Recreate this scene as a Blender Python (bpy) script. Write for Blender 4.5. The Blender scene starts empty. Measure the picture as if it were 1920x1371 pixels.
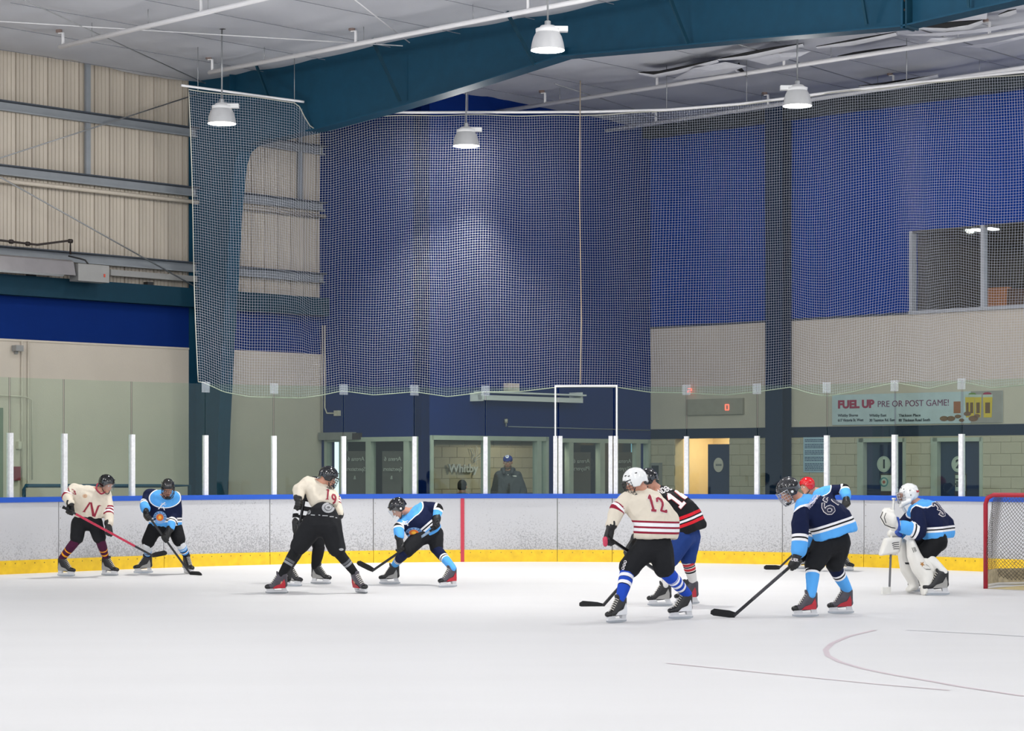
import bpy, bmesh, math, random
import numpy as np
from mathutils import Vector, Matrix, noise
from mathutils.bvhtree import BVHTree
random.seed(7)
C = bpy.context.collection
SC = bpy.context.scene
# ---------------------------------------------------------------- camera, world, lights, exposure
F = 4070.0; HOR = 873.0; EYE = 1.6
cam = bpy.data.cameras.new('camera'); camo = bpy.data.objects.new('camera', cam); C.objects.link(camo)
cam.sensor_fit = 'HORIZONTAL'; cam.sensor_width = 36; cam.lens = 36 * F / 1920
cam.shift_y = (HOR - 685.5) / 1920
cam.clip_start = .5; cam.clip_end = 300
camo.location = (0, 0, EYE); camo.rotation_euler = (math.pi / 2, 0, 0)
SC.camera = camo
w = bpy.data.worlds.new('world'); SC.world = w; w.use_nodes = True
w.node_tree.nodes['Background'].inputs[0].default_value = (.80, .88, 1, 1)
w.node_tree.nodes['Background'].inputs[1].default_value = 1.15
SC.view_settings.view_transform = 'Standard'; SC.view_settings.look = 'None'
SC.view_settings.gamma = 1; SC.view_settings.use_curve_mapping = False
SC.view_settings.exposure = 0.42
LAMP_W = 200.0
LAMPS_SEEN = [(416, 32.9, 6.78), (1027, 27.5, 6.86), (874, 35.35, 6.80), (1495, 32.3, 6.95)]
LAMPS_MORE = [(-10, 24), (-3.2, 20), (3.5, 24), (8.5, 24), (-6, 14), (0, 14), (6, 14), (-6, 6), (0, 6), (6, 6), (-12, 16), (12, 16), (11, 31), (11.5, 37.5), (-13, 27), (0, -2)]  # out of view; the farthest one is added to brighten ceiling and right wall
def disk_light(x, y, z, W, size=.36, name='high_bay_or_fill_light', ang=168, bl=.25):
    l = bpy.data.lights.new(name, 'SPOT'); l.spot_size = math.radians(ang); l.spot_blend = bl; l.shadow_soft_size = size / 2; l.energy = W; l.color = (1, .985, .95)
    o = bpy.data.objects.new(name, l); C.objects.link(o); o.location = (x, y, z - .06)
    return o
for px, Y, z in LAMPS_SEEN: disk_light((px - 960) / F * Y, Y, z - .01, LAMP_W * 4.2, ang=90, bl=.75)
for px, Y, z in LAMPS_SEEN:          # sideways spill of the same lamps
    o_ = disk_light((px - 960) / F * Y, Y, z - .05, LAMP_W * .4, .3); o_.data.type = 'POINT'; o_.data.shadow_soft_size = .12
for x, y in LAMPS_MORE:
    o_ = disk_light(x, y, 6.9, LAMP_W * 1.25, .8); o_.data.type = 'POINT'; o_.data.shadow_soft_size = .4
# ---------------------------------------------------------------- geometry of the picture
dL = Vector((.687, .7265)); dR = Vector((.7265, -.687))
def P(px, py, Y): return Vector(((px - 960) / F * Y, Y, EYE + (HOR - py) * Y / F))
def G(px, py, z=0.0): return P(px, py, (z - EYE) * F / (HOR - py))
class Plane:
    """vertical plane through p along d (2-D); n points to the camera side"""
    def __init__(s, p, d):
        s.p = Vector(p); s.d = Vector(d).normalized(); n = Vector((-s.d.y, s.d.x))
        s.n = n if n.dot(-s.p) > 0 else -n
    def t(s, px, off=0):
        k = (px - 960) / F; p = s.p + s.n * off
        return (k * p.y - p.x) / (s.d.x - k * s.d.y)
    def at(s, t, z, off=0):
        q = s.p + s.d * t + s.n * off; return Vector((q.x, q.y, z))
    def z(s, px, py, off=0):
        return EYE + (HOR - py) * s.at(s.t(px, off), 0, off).y / F
    def pt(s, px, py, off=0):
        return s.at(s.t(px, off), s.z(px, py, off), off)
# ---------------------------------------------------------------- materials
MATS = {}
def lin(c):
    if isinstance(c, str):
        c = [int(c[i:i + 2], 16) / 255 for i in (0, 2, 4)]
        c = [x / 12.92 if x <= .04045 else ((x + .055) / 1.055) ** 2.4 for x in c]
    return (c[0], c[1], c[2], 1)
def mat(name, col, rough=.6, metal=0., var=.06, scale=6., bump=0., emit=0., bscale=None, spec=.5, stretch=None, coat=0):
    if name in MATS: return MATS[name]
    m = bpy.data.materials.new(name); m.use_nodes = True; nt = m.node_tree; b = nt.nodes['Principled BSDF']
    c = lin(col)
    b.inputs['Roughness'].default_value = rough; b.inputs['Metallic'].default_value = metal
    b.inputs['Specular IOR Level'].default_value = spec; b.inputs['Coat Weight'].default_value = coat
    tc = nt.nodes.new('ShaderNodeTexCoord'); src = tc.outputs['Object']
    if stretch:
        mp = nt.nodes.new('ShaderNodeMapping'); mp.inputs['Scale'].default_value = stretch; nt.links.new(src, mp.inputs[0]); src = mp.outputs[0]
    nz = nt.nodes.new('ShaderNodeTexNoise'); nz.inputs['Scale'].default_value = scale; nz.inputs['Detail'].default_value = 4
    nt.links.new(src, nz.inputs['Vector'])
    mx = nt.nodes.new('ShaderNodeMix'); mx.data_type = 'RGBA'
    mx.inputs[6].default_value = [max(0, x * (1 - var * 2)) for x in c[:3]] + [1]
    mx.inputs[7].default_value = [min(1, x * (1 + var * 2)) for x in c[:3]] + [1]
    nt.links.new(nz.outputs[0], mx.inputs[0]); nt.links.new(mx.outputs[2], b.inputs['Base Color'])
    if emit:
        b.inputs['Emission Color'].default_value = c; b.inputs['Emission Strength'].default_value = emit
    if bump:
        nb = nt.nodes.new('ShaderNodeTexNoise'); nb.inputs['Scale'].default_value = bscale or scale * 3; nb.inputs['Detail'].default_value = 3
        nt.links.new(src, nb.inputs['Vector'])
        bp = nt.nodes.new('ShaderNodeBump'); bp.inputs['Strength'].default_value = bump; bp.inputs['Distance'].default_value = .02
        nt.links.new(nb.outputs[0], bp.inputs['Height']); nt.links.new(bp.outputs[0], b.inputs['Normal'])
    MATS[name] = m; return m
M_TEAL = mat('teal_steel', '0c3a50', .6, var=.08, spec=.2)
M_TEALD = mat('teal_beam_paint', '0c3344', .6, spec=.2)
M_NAVY = mat('navy_paint', '0b2340', .6, spec=.2)
M_BLUE = mat('blue_wall_paint', '083386', .75, spec=.12, var=.06, scale=1.5, bump=.1, bscale=60)
M_BLUED = mat('blue_gypsum_paint', '052668', .8, spec=.12, var=.05, scale=2)
M_CREAM = mat('cream_wall_paint', 'c6bbad', .8, var=.03, scale=2, bump=.1, bscale=60)
M_RIB = mat('beige_liner_sheet', 'bab0a2', .65, var=.06, scale=3, stretch=(1, 1, .3))
M_GIRT = mat('grey_girt_steel', '84898e', .5, var=.06)
M_WHITE = mat('white_paint', 'e4e4e4', .4, var=.02)
M_PIPE = mat('white_pipe_paint', 'd9d8da', .4, var=.03)
M_STEEL = mat('galvanized_steel', '9a9c9e', .35, .6)
M_DARK = mat('dark_iron', '2a211e', .6)
M_BLACK = mat('black_plastic', '141416', .35)
M_GREY = mat('grey_sheet_metal', '8d8c8a', .5)
M_CONC = mat('rubber_floor', '5a5a5c', .8)
M_JAMB = mat('sage_door_frame', 'b0b7ab', .5)
M_DOORB = mat('dark_blue_door', '14294d', .5)
M_MORT = mat('mortar_joint', 'b0a690', .9)
M_BLOCK = mat('painted_block', 'bdb39f', .8, var=.04, scale=5, bump=.15, bscale=60)
# ---------------------------------------------------------------- mesh helpers
def obj(name, bm, m=None, parent=None, smooth=False):
    me = bpy.data.meshes.new(name)
    if isinstance(bm, bpy.types.Mesh): me = bm
    else:
        bm.to_mesh(me); bm.free()
    if m is not None:
        for k in (m if isinstance(m, (list, tuple)) else [m]): me.materials.append(k)
    if smooth:
        me.polygons.foreach_set('use_smooth', [True] * len(me.polygons))
    o = bpy.data.objects.new(name, me); C.objects.link(o)
    if parent is not None: o.parent = parent; o.matrix_parent_inverse = Matrix.Translation(parent.location).inverted()
    return o
def tag(o, label=None, cat=None, group=None, kind=None):
    if label: o['label'] = label
    if cat: o['category'] = cat
    if group: o['group'] = group
    if kind: o['kind'] = kind
    return o
def empty(name, loc=(0, 0, 0)):
    o = bpy.data.objects.new(name, None); C.objects.link(o); o.location = loc; o.empty_display_size = .1; return o
def thing(name, label, cat, loc=(0, 0, 0), group=None): return tag(empty(name, loc), label, cat, group)
def structure(o): o['kind'] = 'structure'; return o
def add_hex(bm, c):
    """c: 8 points, bottom 4 then top 4"""
    v = [bm.verts.new(p) for p in c]
    for f in ((3, 2, 1, 0), (4, 5, 6, 7), (0, 1, 5, 4), (1, 2, 6, 5), (2, 3, 7, 6), (3, 0, 4, 7)): bm.faces.new([v[i] for i in f])
def pbox(bm, pl, t0, t1, z0, z1, o0, o1):
    add_hex(bm, [pl.at(t0, z0, o0), pl.at(t1, z0, o0), pl.at(t1, z0, o1), pl.at(t0, z0, o1), pl.at(t0, z1, o0), pl.at(t1, z1, o0), pl.at(t1, z1, o1), pl.at(t0, z1, o1)])
def planebox(name, pl, t0, t1, z0, z1, o0, o1, m, parent=None):
    bm = bmesh.new(); pbox(bm, pl, t0, t1, z0, z1, o0, o1); bmesh.ops.recalc_face_normals(bm, faces=bm.faces)
    return obj(name, bm, m, parent)
def frame_of(d):
    d = Vector(d).normalized(); a = Vector((0, 0, 1)) if abs(d.z) < .9 else Vector((1, 0, 0))
    x = d.cross(a).normalized(); return x, d.cross(x).normalized()
def tube(bm, pts, r, n=8, caps=True, closed=False):
    pts = [Vector(p) for p in pts]; rr = r if isinstance(r, (list, tuple)) else [r] * len(pts)
    rings = []; px_ = None
    N = len(pts)
    for i, p in enumerate(pts):
        if closed: d = pts[(i + 1) % N] - pts[i - 1]
        else: d = pts[min(i + 1, N - 1)] - pts[max(i - 1, 0)]
        d.normalize()
        if px_ is None: x, y = frame_of(d)
        else:
            x = (px_ - d * px_.dot(d)).normalized(); y = d.cross(x).normalized()
        px_ = x
        rings.append([bm.verts.new(p + (x * math.cos(2 * math.pi * k / n) + y * math.sin(2 * math.pi * k / n)) * rr[i]) for k in range(n)])
    for i in range(N if closed else N - 1):
        A, B = rings[i], rings[(i + 1) % N]
        for k in range(n): bm.faces.new((A[k], A[(k + 1) % n], B[(k + 1) % n], B[k]))
    if caps and not closed:
        bm.faces.new(rings[0][::-1]); bm.faces.new(rings[-1])
def tubeobj(name, pts, r, m, parent=None, n=8, closed=False):
    bm = bmesh.new(); tube(bm, pts, r, n, closed=closed); bmesh.ops.recalc_face_normals(bm, faces=bm.faces)
    return obj(name, bm, m, parent, True)
def bar(bm, a, b, wx, wz, up=(0, 0, 1)):
    """rectangular bar from a to b"""
    a = Vector(a); b = Vector(b); d = (b - a).normalized(); u = Vector(up); s = d.cross(u).normalized(); u = s.cross(d).normalized()
    s = s * wx / 2; u = u * wz / 2
    add_hex(bm, [a - s - u, a + s - u, a + s + u, a - s + u, b - s - u, b + s - u, b + s + u, b - s + u])
def barobj(name, a, b, wx, wz, m, parent=None, up=(0, 0, 1)):
    bm = bmesh.new(); bar(bm, a, b, wx, wz, up); bmesh.ops.recalc_face_normals(bm, faces=bm.faces); return obj(name, bm, m, parent)
def lathe(bm, prof, c, n=24, cap0=True, cap1=True):
    c = Vector(c); R = []
    for r, z in prof: R.append([bm.verts.new(c + Vector((r * math.cos(2 * math.pi * k / n), r * math.sin(2 * math.pi * k / n), z))) for k in range(n)])
    for A, B in zip(R, R[1:]):
        for k in range(n): bm.faces.new((A[k], A[(k + 1) % n], B[(k + 1) % n], B[k]))
    if cap0: bm.faces.new(R[0][::-1])
    if cap1: bm.faces.new(R[-1])
def holed(bm, pl, t0, t1, z0, z1, o0, o1, holes):
    ts = sorted({t0, t1} | {h[i] for h in holes for i in (0, 1) if t0 < h[i] < t1}); zs = sorted({z0, z1} | {h[i] for h in holes for i in (2, 3) if z0 < h[i] < z1})
    for a, b in zip(ts, ts[1:]):
        for c, d in zip(zs, zs[1:]):
            tm, zm = (a + b) / 2, (c + d) / 2
            if any(h[0] < tm < h[1] and h[2] < zm < h[3] for h in holes): continue
            pbox(bm, pl, a, b, c, d, o0, o1)
def text_mesh(body, size, m, extrude=.0, align='CENTER', bold=0., sx=1., mirror=False, shear=0):
    cu = bpy.data.curves.new('lettering', 'FONT'); cu.body = body; cu.size = size; cu.align_x = align; cu.align_y = 'CENTER'
    cu.extrude = extrude; cu.offset = bold; cu.resolution_u = 3; cu.shear = shear; cu.space_line = .9
    o = bpy.data.objects.new('lettering', cu); C.objects.link(o); dg = bpy.context.evaluated_depsgraph_get()
    me = bpy.data.meshes.new_from_object(o.evaluated_get(dg)); bpy.data.objects.remove(o); bpy.data.curves.remove(cu)
    v = np.empty(len(me.vertices) * 3); me.vertices.foreach_get('co', v); v = v.reshape(-1, 3); v[:, 0] *= (-sx if mirror else sx)
    me.vertices.foreach_set('co', v.ravel()); me.materials.clear(); me.materials.append(m); me.update(); return me
def wall_text(name, body, pl, px, py, hpx, m, parent=None, off=.02, mirror=False, wpx=None, align='CENTER', bold=0., extrude=.003):
    """lettering on a vertical plane: cap height hpx pixels, centred (or starting) at px,py"""
    s = F / pl.pt(px, py, off).y; me = text_mesh(body, hpx / s / .7, m, extrude, align, bold, mirror=mirror)
    v = np.empty(len(me.vertices) * 3); me.vertices.foreach_get('co', v); v = v.reshape(-1, 3)
    w_now = v[:, 0].max() - v[:, 0].min()
    if wpx:
        if align == 'LEFT': tw = abs(pl.t(px + wpx, off) - pl.t(px, off))
        else: tw = abs(pl.t(px + wpx / 2, off) - pl.t(px - wpx / 2, off))
        v[:, 0] *= tw / w_now
    sgn = 1 if pl.d.x > 0 else -1
    tc = pl.t(px, off); zc = pl.z(px, py, off)
    out = np.array([pl.at(tc + sgn * a, zc + b, off + c) for a, b, c in v]); me.vertices.foreach_set('co', out.ravel()); me.update()
    return obj(name, me, None, parent)
# ---------------------------------------------------------------- rink outline
RAD = 8.5; CEN = Vector((.2, 27.58))
TA = CEN - dR * RAD; EB = CEN + dL * RAD
U1 = 9.0; U2 = U1 + RAD * math.pi / 2; U3 = U2 + 9.0      # u: straight, arc, straight
def curve(u, off=0.):
    """off > 0 outwards"""
    if u < U1: p, n = TA + dL * (u - U1), -dR
    elif u < U2:
        a = math.radians(136.6) - (u - U1) / RAD; n = Vector((math.cos(a), math.sin(a))); p = CEN + n * RAD
    else: p, n = EB + dR * (u - U2), dL
    return p + n * off
_us = np.linspace(0, U3, 3000); _px = np.array([960 + F * curve(u).x / curve(u).y for u in _us])
def u_of(px, off=0.):
    a = _px if not off else np.array([960 + F * curve(u, off).x / curve(u, off).y for u in _us])
    return float(np.interp(px, a, _us))
def sweep(bm, u0, u1, z0, z1, o0, o1, step=.25):
    n = max(1, int(math.ceil((u1 - u0) / step))) if not (u1 <= U1 or u0 >= U2) else 1
    if n == 1 and (u0 < U2 and u1 > U1): n = 2
    pr = None; first = None
    for i in range(n + 1):
        u = u0 + (u1 - u0) * i / n; a = curve(u, o0); b = curve(u, o1)
        r = [bm.verts.new((a.x, a.y, z0)), bm.verts.new((b.x, b.y, z0)), bm.verts.new((b.x, b.y, z1)), bm.verts.new((a.x, a.y, z1))]
        if pr:
            for k in range(4): bm.faces.new((pr[k], pr[(k + 1) % 4], r[(k + 1) % 4], r[k]))
        else: first = r
        pr = r
    bm.faces.new(first[::-1]); bm.faces.new(pr)
def sweepobj(name, u0, u1, z0, z1, o0, o1, m, parent=None, step=.25):
    bm = bmesh.new(); sweep(bm, u0, u1, z0, z1, o0, o1, step); bmesh.ops.recalc_face_normals(bm, faces=bm.faces); return obj(name, bm, m, parent)
# ---------------------------------------------------------------- walls' planes
CEIL = 8.27
LW = Plane((0, 0), (1, 0)); _a = TA - dR * 2.6; LW = Plane(_a, dL); _t = LW.t(365); LW = Plane(LW.at(_t, 0).xy, dL)
BS = Plane(LW.at(LW.t(603), 0).xy, dR)
BM = Plane(BS.at(BS.t(790), 0).xy, dL)
EW = Plane(BM.at(BM.t(1220), 0).xy, dR)
RF = Plane(LW.p, dR)                      # the rafter's plane
def wrange(pl, a, b): return pl.t(a), pl.t(b)
# ---------------------------------------------------------------- ice and floor
def ice_material():
    m = mat('ice', 'd6d5d5', .5, var=.02, scale=1.2, bump=.05, bscale=4, stretch=(.25, 1, 1), spec=.2)
    return m
bm = bmesh.new()
pts = [curve(0)] + [curve(U1 * 0 + u) for u in np.linspace(U1, U2, 40)] + [curve(U3), curve(U3) - dL * 40 + dR * 12, curve(0) - dL * 12 + dR * 22 - dL * 20, curve(0) - dL * 30]
vs = [bm.verts.new((p.x, p.y, 0)) for p in pts]; vs2 = [bm.verts.new((p.x, p.y, -.05)) for p in pts]
bm.faces.new(vs); bm.faces.new(vs2[::-1])
for i in range(len(vs)): bm.faces.new((vs[i - 1], vs2[i - 1], vs2[i], vs[i]))
bmesh.ops.recalc_face_normals(bm, faces=bm.faces)
ice = structure(obj('ice_sheet', bm, ice_material()))
bm = bmesh.new()
add_hex(bm, [(x, y, z) for z in (-.3, -.05) for x, y in ((-60, -20), (60, -20), (60, 75), (-60, 75))])
structure(obj('floor', bm, M_CONC))
# painted lines on the ice (thin paint under the surface, flat marks)
def ice_strip(name, pts, wd, m, z=.002):
    bm = bmesh.new(); pr = None; pts = [Vector((p[0], p[1])) for p in pts]
    for i, p in enumerate(pts):
        d = (pts[min(i + 1, len(pts) - 1)] - pts[max(i - 1, 0)]).normalized(); n = Vector((-d.y, d.x)) * wd / 2
        r = [bm.verts.new((p.x + n.x, p.y + n.y, z)), bm.verts.new((p.x - n.x, p.y - n.y, z))]
        if pr: bm.faces.new((pr[0], pr[1], r[1], r[0]))
        pr = r
    bmesh.ops.recalc_face_normals(bm, faces=bm.faces)
    for f in bm.faces:
        if f.normal.z < 0: f.normal_flip()
    return obj(name, bm, m, ice)
M_LINE = mat('faded_red_line', 'cebfc3', .4, var=.05, scale=5)
ice_strip('circle_line', [G(x, y).xy for x, y in ((1920, 1306), (1860, 1297), (1800, 1288), (1740, 1277), (1680, 1267), (1620, 1255), (1575, 1242), (1552, 1230), (1548, 1219), (1560, 1207), (1590, 1194), (1640, 1182))], .05, M_LINE)
ice_strip('circle_line', [G(x, y).xy for x, y in ((1250, 1244), (1350, 1254), (1450, 1264), (1550, 1274), (1650, 1284), (1780, 1295))], .04, M_LINE)
ice_strip('circle_line', [G(x, y).xy for x, y in ((1700, 1182), (1780, 1186), (1860, 1190), (1920, 1194))], .04, mat('faint_grey_line', 'c6c6cc', .4))
# ---------------------------------------------------------------- boards
def board_material():
    m = bpy.data.materials.new('scuffed_white_board'); m.use_nodes = True; nt = m.node_tree; b = nt.nodes['Principled BSDF']
    b.inputs['Roughness'].default_value = .35
    g = nt.nodes.new('ShaderNodeNewGeometry'); sp = nt.nodes.new('ShaderNodeSeparateXYZ'); nt.links.new(g.outputs['Position'], sp.inputs[0])
    n1 = nt.nodes.new('ShaderNodeTexNoise'); n1.inputs['Scale'].default_value = 42; n1.inputs['Detail'].default_value = 6; n1.inputs['Roughness'].default_value = .7
    nt.links.new(g.outputs['Position'], n1.inputs['Vector'])
    n2 = nt.nodes.new('ShaderNodeTexNoise'); n2.inputs['Scale'].default_value = .5; nt.links.new(g.outputs['Position'], n2.inputs['Vector'])
    mr = nt.nodes.new('ShaderNodeMapRange'); mr.inputs[1].default_value = .85; mr.inputs[2].default_value = .15; mr.inputs[3].default_value = .0; mr.inputs[4].default_value = .17
    nt.links.new(sp.outputs[2], mr.inputs[0])
    mr2 = nt.nodes.new('ShaderNodeMapRange'); mr2.inputs[1].default_value = .35; mr2.inputs[2].default_value = .65; mr2.inputs[3].default_value = -.04; mr2.inputs[4].default_value = .06
    nt.links.new(n2.outputs[0], mr2.inputs[0])
    a = nt.nodes.new('ShaderNodeMath'); a.operation = 'ADD'; nt.links.new(mr.outputs[0], a.inputs[0]); nt.links.new(mr2.outputs[0], a.inputs[1])
    a2 = nt.nodes.new('ShaderNodeMath'); a2.operation = 'ADD'; nt.links.new(a.outputs[0], a2.inputs[0]); nt.links.new(n1.outputs[0], a2.inputs[1])
    th = nt.nodes.new('ShaderNodeMapRange'); th.inputs[1].default_value = .60; th.inputs[2].default_value = .74; nt.links.new(a2.outputs[0], th.inputs[0])
    mx = nt.nodes.new('ShaderNodeMix'); mx.data_type = 'RGBA'; mx.inputs[6].default_value = lin('c0c0c3'); mx.inputs[7].default_value = lin('97979a')
    nt.links.new(th.outputs[0], mx.inputs[0]); nt.links.new(mx.outputs[2], b.inputs['Base Color']); return m
M_BOARD = board_material()
M_KICK = mat('yellow_kick_plate', 'f3c01c', .4, var=.14, scale=9)
M_CAP = mat('blue_cap_rail', '1450b8', .4, var=.03)
M_RED = mat('goal_line_red', 'c03348', .4)
boards = thing('rink_boards', 'white scuffed rink boards with a blue cap rail and yellow kick plate', 'rink boards', (curve(U1).x, curve(U1).y, 0))
seams = [-90, 110, 307, 506, 700, 867, 1045, 1148, 1290, 1467, 1620, 1740, 1860, 2060]
su = [u_of(x) if x > -50 else 5.0 for x in seams]
su = sorted(su + [.4, 2.7])
for a, b in zip(su, su[1:]):
    sweepobj('board_panel', a + .006, b - .006, .2, 1.055, 0, .06, M_BOARD, boards)
    sweepobj('kick_plate', a + .004, b - .004, .0, .2, -.012, .06, M_KICK, boards)
sweepobj('cap_rail', su[0], su[-1], 1.055, 1.13, -.02, .16, M_CAP, boards)
ug = u_of(867)
sweepobj('goal_line_stripe', ug - .03, ug + .03, .0, 1.055, -.016, -.002, M_RED, boards)
bm = bmesh.new()
for a in np.arange(su[0], su[-1], .17):
    for zz in (.155,):
        q = curve(a, -.012); n = (curve(a, -.02) - q).normalized()
        tube(bm, [(q.x, q.y, zz), (q.x + n.x * .006, q.y + n.y * .006, zz)], .008, 6)
for b_ in su:
    for zz in np.arange(.3, 1.0, .17):
        q = curve(b_ + .03, 0); n = (curve(b_ + .03, -.02) - q).normalized(); tube(bm, [(q.x, q.y, zz), (q.x + n.x * .004, q.y + n.y * .004, zz)], .006, 6)
o = obj('screw', bm, mat('screw_steel', '6b5a30', .5), boards); o['kind'] = 'stuff'
# ---------------------------------------------------------------- glass
def glass_material():
    m = bpy.data.materials.new('green_tinted_glass'); m.use_nodes = True; nt = m.node_tree; nt.nodes.remove(nt.nodes['Principled BSDF'])
    out = nt.nodes['Material Output']; t = nt.nodes.new('ShaderNodeBsdfTransparent'); t.inputs[0].default_value = (.79, .90, .80, 1)
    g = nt.nodes.new('ShaderNodeBsdfGlossy'); g.inputs['Roughness'].default_value = .02; g.inputs[0].default_value = (.9, 1, .95, 1)
    fr = nt.nodes.new('ShaderNodeLayerWeight'); pw = nt.nodes.new('ShaderNodeMath'); pw.operation = 'POWER'; pw.inputs[1].default_value = 4; nt.links.new(fr.outputs['Facing'], pw.inputs[0])
    mu = nt.nodes.new('ShaderNodeMath'); mu.operation = 'MULTIPLY_ADD'; mu.inputs[1].default_value = .8; mu.inputs[2].default_value = .028; nt.links.new(pw.outputs[0], mu.inputs[0])
    mx = nt.nodes.new('ShaderNodeMixShader'); nt.links.new(mu.outputs[0], mx.inputs[0]); nt.links.new(t.outputs[0], mx.inputs[1]); nt.links.new(g.outputs[0], mx.inputs[2])
    nt.links.new(mx.outputs[0], out.inputs[0]); return m
M_GLASS = glass_material()
def window_glass():
    m = M_GLASS.copy(); m.name = 'window_glass'
    for n in m.node_tree.nodes:
        if n.type == 'BSDF_TRANSPARENT': n.inputs[0].default_value = (.9, .93, .92, 1)
    return m
M_WGL = window_glass()
def panequad(name, pl, t0, t1, z0, z1, o, m, parent):
    bm = bmesh.new(); bm.faces.new([bm.verts.new(pl.at(t, z, o)) for t, z in ((t0, z0), (t1, z0), (t1, z1), (t0, z1))]); return obj(name, bm, m, parent)
GO = .07
posts = [-110, 18, 119.5, 246.5, 384.5, 513, 643.7, 776.5, 910, 1047, 1151, 1287.7, 1420, 1551, 1678.5, 1804, 1935]
pu = [u_of(x, GO) for x in posts[1:]]; pu = [pu[0] - 1.25] + pu
glass = thing('glass_barrier', 'tall clear glass barrier with white posts standing on the blue cap rail', 'glass barrier', (curve(U1, GO).x, curve(U1, GO).y, 1.13))
for k_ in range(3): pu.insert(0, pu[0] - 1.25); posts.insert(0, -240 - 110 * k_)
M_EDGE = mat('dark_glass_edge', '22342e', .4)
M_CLIP = bpy.data.materials.new('clear_acrylic_clip'); M_CLIP.use_nodes = True; _n = M_CLIP.node_tree; _b = _n.nodes['Principled BSDF']; _b.inputs['Base Color'].default_value = lin('c3ccd4'); _b.inputs['Alpha'].default_value = .2; _b.inputs['Roughness'].default_value = .2
for i, (a, b) in enumerate(zip(pu, pu[1:])):
    bm = bmesh.new(); n = 6; pr = None
    for k in range(n + 1):
        q = curve(a + .012 + (b - a - .024) * k / n, GO); r = [bm.verts.new((q.x, q.y, 1.13)), bm.verts.new((q.x, q.y, 2.9))]
        if pr: bm.faces.new((pr[0], r[0], r[1], pr[1]))
        pr = r
    obj('glass_pane', bm, M_GLASS, glass)
def postspec():
    return mat('chipped_white_post', 'dcdcde', .4, var=.12, scale=25)
for i, u in enumerate(pu):
    gate = posts[i] in (1047, 1151)
    if gate:
        for du in (-.05, .035):
            sweepobj('glass_post', u + du - .033, u + du + .033, 1.13, 2.09, GO - .05, GO + .03, postspec(), glass)
        s = .05 if posts[i] == 1151 else -.05
        sweepobj('gate_frame', u + s - .012, u + s + .012, 2.09, 2.93, GO - .03, GO + .02, M_WHITE, glass)
    else:
        sweepobj('glass_post', u - .035, u + .035, 1.13, 2.08, GO - .05, GO + .03, postspec(), glass)
        q = curve(u, GO)
        bm = bmesh.new(); sweep(bm, u - .013, u - .009, 2.08, 2.9, GO - .002, GO + .002); sweep(bm, u + .009, u + .013, 2.08, 2.9, GO - .002, GO + .002)
        bmesh.ops.recalc_face_normals(bm, faces=bm.faces); obj('joint_strip', bm, M_EDGE, glass)
        if posts[i] > 300: sweepobj('corner_clip', u - .07, u + .07, 2.76, 2.93, GO - .025, GO - .015, M_CLIP, glass)
sweepobj('gate_frame', pu[12] - .06, pu[13] + .06, 2.91, 2.935, GO - .03, GO + .02, M_WHITE, glass)
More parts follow.
